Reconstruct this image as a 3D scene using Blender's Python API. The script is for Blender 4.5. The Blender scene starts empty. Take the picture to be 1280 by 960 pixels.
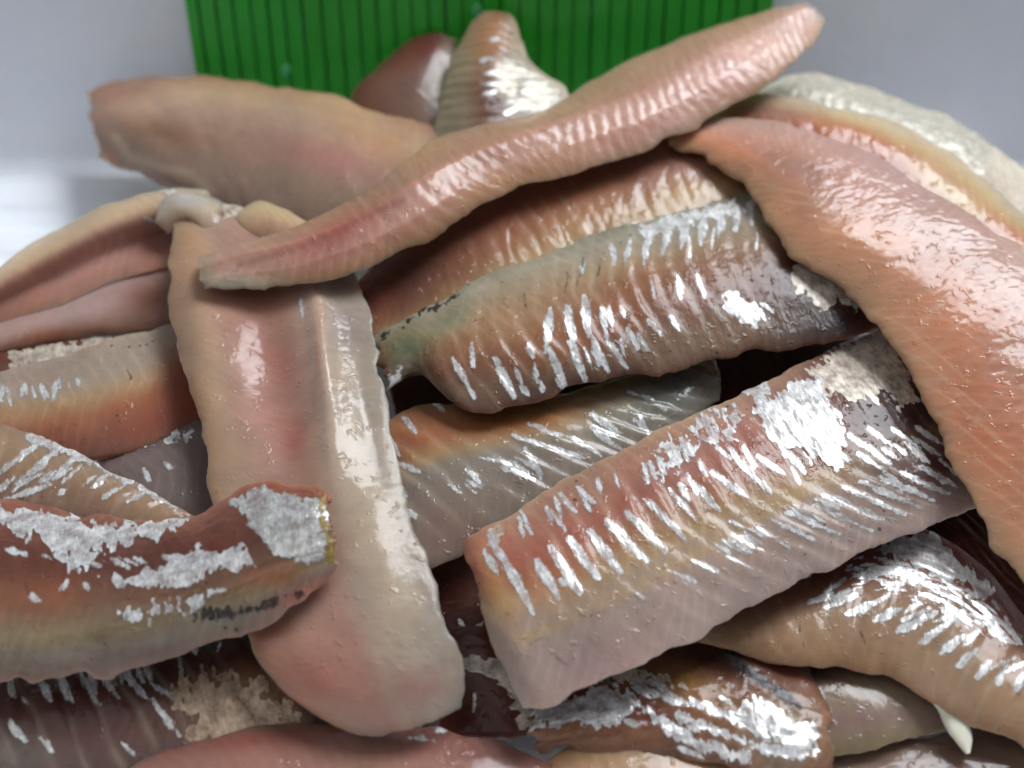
import bpy, math, random
import numpy as np
from mathutils import Vector, Matrix

# ------------------------------------------------------------------ camera
CM = 0.01
PITCH = math.radians(48.0)
LENS = 52.0
DIST = 23.5                                   # cm from the aim point
FPX = 1280.0 * LENS / 36.0                    # focal length in photo pixels
AIM = np.array([0.0, 0.0, 2.0])
FWD = np.array([0.0, math.cos(PITCH), -math.sin(PITCH)])
RGT = np.array([1.0, 0.0, 0.0])
UPV = np.array([0.0, math.sin(PITCH), math.cos(PITCH)])
CAM = AIM - FWD * DIST

scene = bpy.context.scene
COL = scene.collection
cd = bpy.data.cameras.new('camera')
cam = bpy.data.objects.new('camera', cd)
COL.objects.link(cam)
cam.location = Vector(CAM * CM)
cam.rotation_euler = (math.pi / 2 - PITCH, 0, 0)
cd.lens = LENS
cd.sensor_width = 36.0
cd.clip_start = 0.005
cd.clip_end = 20.0
cd.dof.use_dof = True
cd.dof.focus_distance = 0.222
cd.dof.aperture_fstop = 12.0
scene.camera = cam

# ------------------------------------------------------------------ light
world = bpy.data.worlds.new('World')
scene.world = world
world.use_nodes = True
bg = world.node_tree.nodes['Background']
bg.inputs[0].default_value = (0.76, 0.87, 1.0, 1)
bg.inputs[1].default_value = 0.175

def area(name, loc, target, size, size_y, power, color):
    d = bpy.data.lights.new(name, 'AREA')
    d.shape = 'RECTANGLE'
    d.size, d.size_y = size, size_y
    d.energy = power
    d.color = color
    o = bpy.data.objects.new(name, d)
    COL.objects.link(o)
    o.location = loc
    o.rotation_euler = (Vector(target) - Vector(loc)).to_track_quat('-Z', 'Y').to_euler()
    return o

# a tall daylight window behind and to the right of the tray
area('window_light', (0.33, 0.42, 0.64), (0, 0, 0.02), 0.44, 0.36, 8.6, (0.90, 0.95, 1.0))
# added soft fill from overhead, in place of a lit ceiling
area('overhead_fill', (-0.35, -0.05, 0.9), (0, 0, 0.02), 0.7, 0.7, 1.2, (1.0, 0.98, 0.95))

scene.view_settings.view_transform = 'Standard'
scene.view_settings.look = 'None'
scene.view_settings.exposure = 0.0
scene.view_settings.gamma = 1.0
scene.render.engine = 'CYCLES'
scene.cycles.max_bounces = 5
scene.cycles.diffuse_bounces = 3
scene.cycles.glossy_bounces = 2
scene.cycles.transparent_max_bounces = 5
scene.cycles.use_adaptive_sampling = True
scene.cycles.adaptive_threshold = 0.045
scene.cycles.use_denoising = True
scene.cycles.caustics_reflective = False
scene.cycles.caustics_refractive = False

# ------------------------------------------------------------------ maths
def unproj(px, py, h):
    px = np.asarray(px, float); py = np.asarray(py, float); h = np.asarray(h, float)
    d = (FWD + np.multiply.outer((px - 640) / FPX, RGT) - np.multiply.outer((py - 480) / FPX, UPV))
    t = (h - CAM[2]) / d[..., 2]
    return CAM + d * t[..., None]

def proj(P):
    q = P - CAM
    z = q @ FWD
    return 640 + FPX * (q @ RGT) / z, 480 - FPX * (q @ UPV) / z

def srgb(hexs):
    hexs = hexs.lstrip('#')
    c = np.array([int(hexs[i:i + 2], 16) / 255 for i in (0, 2, 4)])
    return np.where(c <= 0.04045, c / 12.92, ((c + 0.055) / 1.055) ** 2.4)

def _hash(ix, iy, iz, s):
    h = (ix * 374761393 + iy * 668265263 + iz * 2147483647 + s * 974634777) & 0xffffffff
    h = ((h ^ (h >> 13)) * 1274126177) & 0xffffffff
    h = (h ^ (h >> 16))
    return (h & 0xffff) / 32767.5 - 1.0

def noise(P, seed=0):
    """value noise in [-1,1], P (...,3)"""
    P = np.asarray(P, float)
    I = np.floor(P).astype(np.int64)
    F = P - I
    F = F * F * F * (F * (F * 6 - 15) + 10)
    r = 0
    for dx in (0, 1):
        wx = F[..., 0] if dx else 1 - F[..., 0]
        for dy in (0, 1):
            wy = F[..., 1] if dy else 1 - F[..., 1]
            for dz in (0, 1):
                wz = F[..., 2] if dz else 1 - F[..., 2]
                r = r + wx * wy * wz * _hash(I[..., 0] + dx, I[..., 1] + dy, I[..., 2] + dz, seed)
    return r

def fbm(P, seed=0, octv=3):
    P = np.asarray(P, float)
    s, a, t = 0, 1.0, 0
    for o in range(octv):
        s = s + a * noise(P * (2.03 ** o) + 17.3 * o, seed + o)
        t += a
        a *= 0.5
    return s / t

def sstep(a, b, x):
    t = np.clip((x - a) / (b - a), 0, 1)
    return t * t * (3 - 2 * t)

def catmull(C, t):
    """C (n,...) control, t in [0,1] -> points"""
    n = len(C)
    if n == 1:
        return np.repeat(C, len(t), 0)
    E = np.concatenate([[2 * C[0] - C[1]], C, [2 * C[-1] - C[-2]]], 0)
    s = np.clip(t, 0, 1) * (n - 1)
    i = np.minimum(s.astype(int), n - 2)
    f = s - i
    sh = (-1,) + (1,) * (C.ndim - 1)
    f = f.reshape(sh)
    p0, p1, p2, p3 = E[i], E[i + 1], E[i + 2], E[i + 3]
    return 0.5 * (2 * p1 + (p2 - p0) * f + (2 * p0 - 5 * p1 + 4 * p2 - p3) * f ** 2 + (3 * p1 - p0 - 3 * p2 + p3) * f ** 3)

def seg_sdf(x, y, pts):
    d = np.full(x.shape, 1e9)
    for (ax, ay), (bx, by) in zip(pts[:-1], pts[1:]):
        vx, vy = bx - ax, by - ay
        t = np.clip(((x - ax) * vx + (y - ay) * vy) / (vx * vx + vy * vy + 1e-9), 0, 1)
        d = np.minimum(d, np.hypot(x - ax - t * vx, y - ay - t * vy))
    return d

def dash_sdf(x, y, ax, ay, bx, by, w):
    """tapered dash: widest in the middle"""
    vx, vy = bx - ax, by - ay
    t = np.clip(((x - ax) * vx + (y - ay) * vy) / (vx * vx + vy * vy + 1e-9), 0, 1)
    d = np.hypot(x - ax - t * vx, y - ay - t * vy)
    return d - w * 0.5 * (0.35 + 0.65 * np.sin(np.pi * np.clip(t * 0.9 + 0.08, 0, 1)))

def poly_sdf(x, y, pts):
    d = seg_sdf(x, y, list(pts) + [pts[0]])
    ins = np.zeros(x.shape, bool)
    n = len(pts)
    for i in range(n):
        (ax, ay), (bx, by) = pts[i], pts[(i + 1) % n]
        c = (ay > y) != (by > y)
        ins ^= c & (x < (bx - ax) * (y - ay) / (by - ay + 1e-12) + ax)
    return np.where(ins, -d, d)

def blob(x, y, b):
    cx, cy, rx, ry, ang = b[:5]
    a = math.radians(ang)
    dx, dy = x - cx, y - cy
    ux = dx * math.cos(a) + dy * math.sin(a)
    uy = -dx * math.sin(a) + dy * math.cos(a)
    return np.exp(-((ux / rx) ** 2 + (uy / ry) ** 2))

# ------------------------------------------------------------------ materials
def new_mat(name):
    m = bpy.data.materials.new(name)
    m.use_nodes = True
    nt = m.node_tree
    b = nt.nodes['Principled BSDF']
    return m, nt, b

def nd(nt, typ, **kw):
    n = nt.nodes.new(typ)
    for k, v in kw.items():
        if k.startswith('i_'):
            key = k[2:]
            n.inputs[int(key) if key.isdigit() else key].default_value = v
        else:
            setattr(n, k, v)
    return n

def flesh_material(name, sss=0.35, rough=0.30, micro=1.0, coat=0.7, sscale=0.003, srad=(1.0, 0.42, 0.28), clear=0.5):
    m, nt, b = new_mat(name)
    L = nt.links.new
    at = nd(nt, 'ShaderNodeAttribute', attribute_name='col')
    fu = nd(nt, 'ShaderNodeAttribute', attribute_name='fuv')
    tc = nd(nt, 'ShaderNodeTexCoord')
    # fine mottling of the flesh
    n1 = nd(nt, 'ShaderNodeTexNoise', i_Scale=420.0, i_Detail=4.0)
    L(tc.outputs['Object'], n1.inputs['Vector'])
    mr = nd(nt, 'ShaderNodeMapRange', i_1=0.3, i_2=0.7, i_3=0.95, i_4=1.05)
    L(n1.outputs[0], mr.inputs[0])
    mx = nd(nt, 'ShaderNodeVectorMath', operation='SCALE')
    L(at.outputs['Color'], mx.inputs[0])
    L(mr.outputs[0], mx.inputs['Scale'])
    # muscle fibre: noise stretched across the fillet
    mp = nd(nt, 'ShaderNodeMapping')
    mp.inputs['Scale'].default_value = (16.0, 3.0, 1.0)
    L(fu.outputs['Vector'], mp.inputs['Vector'])
    n2 = nd(nt, 'ShaderNodeTexNoise', i_Scale=1.0, i_Detail=5.0, i_Roughness=0.6)
    L(mp.outputs[0], n2.inputs['Vector'])
    mr2 = nd(nt, 'ShaderNodeMapRange', i_1=0.3, i_2=0.7, i_3=0.975, i_4=1.025)
    L(n2.outputs[0], mr2.inputs[0])
    mx2 = nd(nt, 'ShaderNodeVectorMath', operation='SCALE')
    L(mx.outputs[0], mx2.inputs[0])
    L(mr2.outputs[0], mx2.inputs['Scale'])
    # tiny dark pigment dots
    vo = nd(nt, 'ShaderNodeTexVoronoi', i_Scale=520.0, i_Randomness=1.0)
    L(tc.outputs['Object'], vo.inputs['Vector'])
    n4 = nd(nt, 'ShaderNodeTexNoise', i_Scale=90.0, i_Detail=2.0)
    L(tc.outputs['Object'], n4.inputs['Vector'])
    sub = nd(nt, 'ShaderNodeMapRange', i_1=0.52, i_2=0.75, i_3=0.0, i_4=0.22)
    L(n4.outputs[0], sub.inputs[0])
    lt = nd(nt, 'ShaderNodeMath', operation='LESS_THAN')
    L(vo.outputs['Distance'], lt.inputs[0])
    L(sub.outputs[0], lt.inputs[1])
    da = nd(nt, 'ShaderNodeAttribute', attribute_name='dots')
    ml = nd(nt, 'ShaderNodeMath', operation='MULTIPLY')
    L(lt.outputs[0], ml.inputs[0]); L(da.outputs['Fac'], ml.inputs[1])
    mc = nd(nt, 'ShaderNodeMix', data_type='RGBA')
    mc.inputs[7].default_value = (0.035, 0.025, 0.022, 1)
    L(ml.outputs[0], mc.inputs[0]); L(mx2.outputs[0], mc.inputs[6])
    L(mc.outputs[2], b.inputs['Base Color'])
    # wetness
    n3 = nd(nt, 'ShaderNodeTexNoise', i_Scale=160.0, i_Detail=3.0)
    L(tc.outputs['Object'], n3.inputs['Vector'])
    mr3 = nd(nt, 'ShaderNodeMapRange', i_1=0.35, i_2=0.65, i_3=rough - 0.08, i_4=rough + 0.16)
    L(n3.outputs[0], mr3.inputs[0])
    L(mr3.outputs[0], b.inputs['Roughness'])
    # micro relief
    n6 = nd(nt, 'ShaderNodeTexNoise', i_Scale=330.0, i_Detail=2.0, i_Distortion=0.6)
    L(tc.outputs['Object'], n6.inputs['Vector'])
    b0 = nd(nt, 'ShaderNodeBump', i_Strength=0.30 * micro, i_Distance=0.0006)
    L(n6.outputs[0], b0.inputs['Height'])
    n5 = nd(nt, 'ShaderNodeTexNoise', i_Scale=1100.0, i_Detail=3.0)
    L(tc.outputs['Object'], n5.inputs['Vector'])
    n7 = nd(nt, 'ShaderNodeTexNoise', i_Scale=620.0, i_Detail=2.0, i_Roughness=0.6)
    L(tc.outputs['Object'], n7.inputs['Vector'])
    gl = nd(nt, 'ShaderNodeMapRange', i_1=0.60, i_2=0.74, i_3=0.0, i_4=1.0)
    L(n7.outputs[0], gl.inputs[0])
    bg_ = nd(nt, 'ShaderNodeBump', i_Strength=0.38, i_Distance=0.00030)
    L(gl.outputs[0], bg_.inputs['Height']); L(b0.outputs[0], bg_.inputs['Normal'])
    b1 = nd(nt, 'ShaderNodeBump', i_Strength=0.35 * micro, i_Distance=0.0002)
    L(n2.outputs[0], b1.inputs['Height']); L(bg_.outputs[0], b1.inputs['Normal'])
    b2 = nd(nt, 'ShaderNodeBump', i_Strength=0.22 * micro, i_Distance=0.00012)
    L(n5.outputs[0], b2.inputs['Height']); L(b1.outputs[0], b2.inputs['Normal'])
    L(b2.outputs[0], b.inputs['Normal'])
    L(b2.outputs[0], b.inputs['Coat Normal'])
    ta = nd(nt, 'ShaderNodeAttribute', attribute_name='thin')
    al = nd(nt, 'ShaderNodeMath', operation='MULTIPLY_ADD', i_1=-clear, i_2=1.0)
    L(ta.outputs['Fac'], al.inputs[0])
    if clear > 0: L(al.outputs[0], b.inputs['Alpha'])
    b.inputs['Subsurface Weight'].default_value = sss
    b.inputs['Subsurface Radius'].default_value = srad
    b.inputs['Subsurface Scale'].default_value = sscale
    b.inputs['Coat Weight'].default_value = coat
    b.inputs['Coat Roughness'].default_value = 0.055
    b.inputs['Coat IOR'].default_value = 1.38
    b.inputs['IOR'].default_value = 1.40
    b.inputs['Specular IOR Level'].default_value = 0.22
    return m

def silver_material(name, col, metal, rough, bump=0.6):
    m, nt, b = new_mat(name)
    L = nt.links.new
    tc = nd(nt, 'ShaderNodeTexCoord')
    fa = nd(nt, 'ShaderNodeAttribute', attribute_name='fuv')
    mp = nd(nt, 'ShaderNodeMapping')
    mp.inputs['Scale'].default_value = (26.0, 8.0, 1.0)
    L(fa.outputs['Vector'], mp.inputs['Vector'])
    n1 = nd(nt, 'ShaderNodeTexNoise', i_Scale=1.0, i_Detail=5.0, i_Roughness=0.7)
    L(mp.outputs[0], n1.inputs['Vector'])
    cr = nd(nt, 'ShaderNodeValToRGB')
    cr.color_ramp.elements[0].position = 0.32
    cr.color_ramp.elements[0].color = (col[0] * 0.60, col[1] * 0.57, col[2] * 0.55, 1)
    cr.color_ramp.elements[1].position = 0.62
    cr.color_ramp.elements[1].color = (col[0], col[1], col[2], 1)
    L(n1.outputs[0], cr.inputs[0])
    L(cr.outputs[0], b.inputs['Base Color'])
    mp2 = nd(nt, 'ShaderNodeMapping')
    mp2.inputs['Scale'].default_value = (12.0, 5.0, 1.0)
    L(fa.outputs['Vector'], mp2.inputs['Vector'])
    n2 = nd(nt, 'ShaderNodeTexNoise', i_Scale=1.0, i_Detail=4.0)
    L(mp2.outputs[0], n2.inputs['Vector'])
    bp = nd(nt, 'ShaderNodeBump', i_Strength=bump, i_Distance=0.0003)
    L(n2.outputs[0], bp.inputs['Height'])
    L(bp.outputs[0], b.inputs['Normal'])
    ea = nd(nt, 'ShaderNodeAttribute', attribute_name='edge')
    n3 = nd(nt, 'ShaderNodeTexNoise', i_Scale=2600.0, i_Detail=4.0, i_Roughness=0.7)
    L(tc.outputs['Object'], n3.inputs['Vector'])
    ad = nd(nt, 'ShaderNodeMath', operation='MULTIPLY_ADD')
    L(n3.outputs[0], ad.inputs[0]); ad.inputs[1].default_value = 7.0
    L(ea.outputs['Fac'], ad.inputs[2])
    al = nd(nt, 'ShaderNodeMapRange', i_1=3.9, i_2=6.6, i_3=0.0, i_4=0.95)
    L(ad.outputs[0], al.inputs[0])
    n4 = nd(nt, 'ShaderNodeTexNoise', i_Scale=480.0, i_Detail=4.0, i_Roughness=0.65)
    L(tc.outputs['Object'], n4.inputs['Vector'])
    a2 = nd(nt, 'ShaderNodeMapRange', i_1=0.36, i_2=0.60, i_3=0.42, i_4=1.0)
    L(n4.outputs[0], a2.inputs[0])
    a3 = nd(nt, 'ShaderNodeMath', operation='MULTIPLY')
    L(al.outputs[0], a3.inputs[0]); L(a2.outputs[0], a3.inputs[1]); L(a3.outputs[0], b.inputs['Alpha'])
    b.inputs['Metallic'].default_value = metal
    b.inputs['Roughness'].default_value = rough
    return m

FLESH = flesh_material('wet_flesh', 1.0, 0.36, 0.40, 0.62, 0.0038, (1.0, 0.66, 0.50), 0.6)
SKIN = flesh_material('wet_skin_side', 0.7, 0.38, 0.7, 0.5, 0.0034, (1.0, 0.58, 0.45), 0.0)
SILVER = silver_material('silver_skin', (0.92, 0.91, 0.90), 0.25, 0.28, 0.5)
PALE = silver_material('pale_skin', (0.80, 0.69, 0.57), 0.12, 0.36, 0.5)
DARKM = silver_material('black_membrane', (0.03, 0.028, 0.028), 0.0, 0.35)

# ------------------------------------------------------------------ object helpers
def tag(o, label, cat, group=None, kind=None):
    if label: o['label'] = label
    if cat: o['category'] = cat
    if group: o['group'] = group
    if kind: o['kind'] = kind

def mesh_obj(name, verts, faces, mat, parent=None, loc=None, smooth=True):
    """verts in cm (world); loc = origin in cm"""
    V = np.asarray(verts, float)
    if parent is not None:
        org = np.array(parent['_org'])
    else:
        org = np.array(loc) if loc is not None else np.array([V[:, 0].mean(), V[:, 1].mean(), V[:, 2].min()])
    me = bpy.data.meshes.new(name)
    me.from_pydata(((V - org) * CM).tolist(), [], faces)
    if smooth:
        me.polygons.foreach_set('use_smooth', np.ones(len(me.polygons), bool))
    me.materials.append(mat)
    me.update()
    o = bpy.data.objects.new(name, me)
    COL.objects.link(o)
    if parent is not None:
        o.parent = parent
    else:
        o.location = Vector(org * CM)
        o['_org'] = org.tolist()
    return o

class Fillet:
    pass

def ends(n, k=5):
    """uniform samples with extra ones bunched at both ends"""
    t = np.linspace(0, 1, n)
    s = t[1] * np.array([0.02, 0.08, 0.2, 0.38, 0.65])
    return np.unique(np.concatenate([t, s, 1 - s]))

def fillet(label, rows, stops, top=0.28, bot=0.30, p=2.6, pu=5.0, mat=None, seed=1, lump=0.035,
           ridge=None, fib=None, jag=0.03, blobs=(), strokes=(), mott=0.10, dots=0.0, dz=0.0, step=0.036,
           name='fish_fillet', dents=(), flat=0.5, lin=0.0, sept=0.16):
    """rows: list of rows along the length, each a list of (px, py, h_cm) across.
    ridge: list of (period_cm, amp_cm, slant, chevron_v, mask) ; fib: list of (amp, fu, fv, mask)
    mask: None or list of blobs (px,py,rx,ry,ang)"""
    C = np.array([[(*unproj(x, y, h + dz),) for (x, y, h) in r] for r in rows], float)   # (R,M,3)
    if flat != 1.0:
        rows = [[(x, y, sum(k[2] for k in r) / len(r) + (h - sum(k[2] for k in r) / len(r)) * flat) for (x, y, h) in r] for r in rows]
        C = np.array([[(*unproj(x, y, h + dz),) for (x, y, h) in r] for r in rows], float)
    # arc-length parametrisation along the length
    tt = np.linspace(0, 1, 200)
    midc = catmull(C[:, C.shape[1] // 2], tt)
    s = np.concatenate([[0], np.cumsum(np.linalg.norm(np.diff(midc, axis=0), axis=1))])
    Llen = s[-1]
    wid = np.mean(np.linalg.norm(C[:, 0] - C[:, -1], axis=1))
    nu, nv = max(12, int(Llen / step)), max(10, int(wid * 1.1 / step))
    u, v = ends(nu), ends(nv)
    tu = np.interp(u * Llen, s, tt)
    A = catmull(C, tu)                                   # (U,M,3)
    B = catmull(np.swapaxes(A, 0, 1), v)                 # (V,U,3)
    if lin:
        nm_ = A.shape[1]; g = v * (nm_ - 1); k0 = np.minimum(g.astype(int), nm_ - 2); fr_ = (g - k0)[:, None, None]
        At = np.swapaxes(A, 0, 1)
        B = B * (1 - lin) + (At[k0] * (1 - fr_) + At[k0 + 1] * fr_) * lin
    B = np.swapaxes(B, 0, 1)                             # (U,V,3)
    U, V = np.meshgrid(u * Llen, v * wid, indexing='ij')
    un, vn = np.meshgrid(u, v, indexing='ij')
    q = np.stack([U, V, np.full_like(U, seed * 7.31)], -1)
    def normals(S):
        du = np.gradient(S, axis=0); dv = np.gradient(S, axis=1)
        N = np.cross(du, dv)
        N /= np.linalg.norm(N, axis=-1, keepdims=True) + 1e-12
        return N
    N = normals(B)
    if N[..., 2].mean() < 0: N = -N
    flip = np.cross(np.gradient(B, axis=0), np.gradient(B, axis=1))[..., 2].mean() < 0
    # ragged outline
    dv_ = np.gradient(B, axis=1); dv_ /= np.linalg.norm(dv_, axis=-1, keepdims=True) + 1e-12
    du_ = np.gradient(B, axis=0); du_ /= np.linalg.norm(du_, axis=-1, keepdims=True) + 1e-12
    ev = np.minimum(V, wid - V); eu = np.minimum(U, Llen - U)
    jv = fbm(np.stack([U * 2.2, (vn > .5) * 9.0, U * 0 + seed], -1), seed, 5)
    ju = fbm(np.stack([V * 2.2, (un > .5) * 9.0, U * 0 + seed + 5], -1), seed + 3, 4)
    S0 = B + dv_ * (jv * jag * 3.0 * np.exp(-ev / 0.22) * np.where(vn > .5, 1, -1))[..., None] \
           + du_ * (ju * jag * 3.0 * np.exp(-eu / 0.3) * np.where(un > .5, 1, -1))[..., None]
    top = top * 0.42; p = p * 1.15
    e = (1 - np.abs(2 * vn - 1) ** p) ** (1 / p) * (1 - np.abs(2 * un - 1) ** (pu * 3)) ** (1 / pu)
    e = np.nan_to_num(e)
    px, py = proj(S0 + N * (e * top)[..., None])
    def mk(ms):
        if ms is None: return 1.0
        w = 0
        for b in ms: w = np.maximum(w, blob(px, py, b))
        return w
    d = e * top + fbm(q * 0.75, seed + 11, 3) * lump * e
    septa = []
    for b in dents:
        d = d + blob(px, py, b) * b[5]
    for (per, amp, slant, cv, ms) in (ridge or ()):
        sa, sb = slant if isinstance(slant, tuple) else (slant, -slant)
        ph = (U - sa * np.minimum(V - cv * wid, 0) - sb * np.maximum(V - cv * wid, 0) + 0.10 * fbm(q * 1.3, seed + 21, 2)) / per
        fr = ph - np.floor(ph)
        prof = np.where(fr < 0.78, fr / 0.78, (1 - fr) / 0.22)
        prof = prof * prof * (3 - 2 * prof)
        septa.append((np.exp(-((np.minimum(fr, 1 - fr)) / 0.10) ** 2) * mk(ms) * np.clip(0.6 + fbm(q * 1.7, seed + 33, 2), 0, 1)))
        d = d + amp * (prof - 0.5) * mk(ms) * e * (0.7 + 0.5 * fbm(q * 2.0, seed + 31, 2))
    for (amp, fu_, fv_, ms) in (fib or ()):
        rot = np.stack([U * fu_ + 0.35 * fbm(q * 1.1, seed + 40, 2) * fu_ * 0.4, V * fv_, q[..., 2]], -1)
        n = fbm(rot, seed + 41, 3)
        d = d + amp * (1 - 2 * np.abs(n)) * mk(ms) * e
    d = d + (0.0015 if mat is None else 0.006) * fbm(q * 3.2, seed + 15, 3) * e
    S = S0 + N * d[..., None]
    NT = normals(S)
    if flip: NT = -NT
    if mat is None: mott = mott * 0.55
    # ---- colour of the thing itself
    sv = np.array([a for a, _ in stops]); sc = np.array([srgb(c) for _, c in stops])
    vw = np.clip(vn + 0.05 * fbm(q * 0.9, seed + 51, 3) + 0.02 * fbm(q * 4, seed + 52, 2), 0, 1)
    col = np.stack([np.interp(vw, sv, sc[:, k]) for k in range(3)], -1)
    wob = 7 * fbm(q * 1.4, seed + 61, 3); wob2 = 7 * fbm(q * 1.4 + 31, seed + 62, 3)
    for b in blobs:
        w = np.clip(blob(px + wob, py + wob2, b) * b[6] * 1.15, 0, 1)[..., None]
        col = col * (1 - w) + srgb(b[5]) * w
    for (pts, wd, c, al) in strokes:
        w = (al * np.exp(-(seg_sdf(px + wob * .6, py + wob2 * .6, pts) / wd) ** 2))[..., None]
        col = col * (1 - w) + srgb(c) * w
    hn = np.clip(0.5 * fbm(q * 0.8 + 3, seed + 81, 3) + 0.04, 0, 0.3)[..., None]
    col = col * (1 - hn) + (0.35 * col + 0.65 * srgb('#c2a488') * (col.mean(-1, keepdims=True) / 0.36)) * hn
    hn = np.clip(0.5 * fbm(q * 0.9 + 13, seed + 82, 3) + 0.08, 0, 0.4)[..., None]
    col = col * (1 - hn) + (0.4 * col + 0.6 * srgb('#a39088') * (col.mean(-1, keepdims=True) / 0.32)) * hn * 0.7
    rim = (0.40 * np.exp(-np.minimum(ev, eu) / 0.10) * (0.6 + 0.6 * fbm(q * 2, seed + 83, 2)))[..., None]
    col = col * (1 - rim) + (0.5 * col + 0.5 * srgb('#cdb79f') * np.clip(col.mean(-1, keepdims=True) / 0.28, 0.3, 1.1)) * rim
    vm = np.abs(V - wid * 0.5)
    ph = (U + 0.55 * vm + 0.35 * np.sin(V * 3.0 + seed) * 0.2 + 0.12 * fbm(q * 1.5, seed + 95, 3)) / 0.21
    fr = ph - np.floor(ph)
    w = np.exp(-((np.minimum(fr, 1 - fr)) / 0.13) ** 2) * np.clip(0.45 + 1.2 * fbm(q * 1.1 + 5, seed + 96, 3), 0, 1) * sept
    col = col * (1 + 0.9 * w[..., None]) + np.array([0.05, 0.045, 0.04]) * w[..., None]
    S = S + NT * (0.003 * w / max(sept, 1e-3) * e)[..., None]
    for w in septa:
        w = (0.30 * w)[..., None]
        col = col * (1 - w) + np.array([0.72, 0.60, 0.48]) * w
    mean = col.mean(-1, keepdims=True)
    col = np.clip(mean + (col - mean) * 1.06, 0.003, 1)
    col = 0.80 * col ** 1.16 * np.array([1.0, 1.0, 0.97])
    col = col * (1 + mott * fbm(q * 2.2, seed + 71, 4))[..., None]
    col = col * (1 + mott * 0.5 * fbm(np.stack([U * 7, V * 1.5, q[..., 2]], -1), seed + 72, 3))[..., None]
    col = np.clip(col, 0.004, 0.95)
    # ---- mesh: dense top, sparse bottom, closed
    a, b_ = S.shape[:2]
    idx = np.arange(a * b_).reshape(a, b_)
    F = []
    qd = np.stack([idx[:-1, :-1], idx[1:, :-1], idx[1:, 1:], idx[:-1, 1:]], -1).reshape(-1, 4)
    if flip: qd = qd[:, ::-1]
    F += qd.tolist()
    nb = 8
    jb = np.unique(np.linspace(0, b_ - 1, nb + 2).astype(int))
    eb = np.clip((1 - np.abs(2 * vn - 1) ** 2.2) * (1 - np.abs(2 * un - 1) ** 8), 0, 1)
    Sb = S0 - N * (eb * bot * 0.9)[..., None]
    inner_v = jb[1:-1]
    ub = np.unique(np.linspace(0, a - 1, max(10, a // 5)).astype(int))
    bi = {}
    verts = [S.reshape(-1, 3)]
    extra, ecol = [], []
    base = a * b_
    for ii in ub[1:-1]:
        for j in inner_v:
            bi[(ii, j)] = base + len(extra)
            extra.append(Sb[ii, j]); ecol.append((ii, j))
    def vid(i, j):
        if i in (0, a - 1) or j in (0, b_ - 1): return int(idx[i, j])
        return bi[(i, j)]
    for i0, i1 in zip(ub[:-1], ub[1:]):
        for j0, j1 in zip(jb[:-1], jb[1:]):
            # ring (i0,j0)->(i0,j1)->(i1,j1)->(i1,j0), boundary runs keep every rim vertex
            ring = [vid(i0, j0)]
            if i0 == 0: ring += [int(idx[0, j]) for j in range(j0 + 1, j1)]
            ring.append(vid(i0, j1))
            if j1 == b_ - 1: ring += [int(idx[i, b_ - 1]) for i in range(i0 + 1, i1)]
            ring.append(vid(i1, j1))
            if i1 == a - 1: ring += [int(idx[a - 1, j]) for j in range(j1 - 1, j0, -1)]
            ring.append(vid(i1, j0))
            if j0 == 0: ring += [int(idx[i, 0]) for i in range(i1 - 1, i0, -1)]
            F.append(ring[::-1] if flip else ring)
    Vall = np.concatenate([verts[0], np.array(extra)], 0)
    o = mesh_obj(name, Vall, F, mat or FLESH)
    me = o.data
    ei = np.array(ecol)
    cc = np.concatenate([col.reshape(-1, 3), col[ei[:, 0], ei[:, 1]]], 0)
    at = me.attributes.new('col', 'FLOAT_COLOR', 'POINT')
    at.data.foreach_set('color', np.concatenate([cc, np.ones((len(cc), 1))], 1).astype(np.float32).ravel())
    fu = np.concatenate([q.reshape(-1, 3), q[ei[:, 0], ei[:, 1]]], 0)
    at = me.attributes.new('fuv', 'FLOAT_VECTOR', 'POINT')
    at.data.foreach_set('vector', fu.astype(np.float32).ravel())
    th = np.exp(-np.minimum(ev, eu) / 0.15) * (0.75 + 0.4 * fbm(q * 2.4, seed + 91, 3))
    th = np.clip(np.concatenate([th.ravel(), th[ei[:, 0], ei[:, 1]]]), 0, 1)
    at = me.attributes.new('thin', 'FLOAT', 'POINT')
    at.data.foreach_set('value', th.astype(np.float32))
    at = me.attributes.new('dots', 'FLOAT', 'POINT')
    at.data.foreach_set('value', np.full(len(Vall), dots, np.float32))
    tag(o, label, 'fish fillet', 'fish fillets heaped on the tray')
    f = Fillet()
    f.o, f.S, f.N, f.U, f.V, f.seed = o, S, NT, U, V, seed
    f.px, f.py = proj(S)
    # visible side towards the camera
    f.face = ((CAM - S) * NT).sum(-1)
    return f

def bil(G, i, j):
    i0 = np.clip(np.floor(i).astype(int), 0, G.shape[0] - 2); j0 = np.clip(np.floor(j).astype(int), 0, G.shape[1] - 2)
    a = (i - i0); b = (j - j0)
    if G.ndim == 3: a = a[..., None]; b = b[..., None]
    return (G[i0, j0] * (1 - a) + G[i0 + 1, j0] * a) * (1 - b) + (G[i0, j0 + 1] * (1 - a) + G[i0 + 1, j0 + 1] * a) * b

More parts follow.
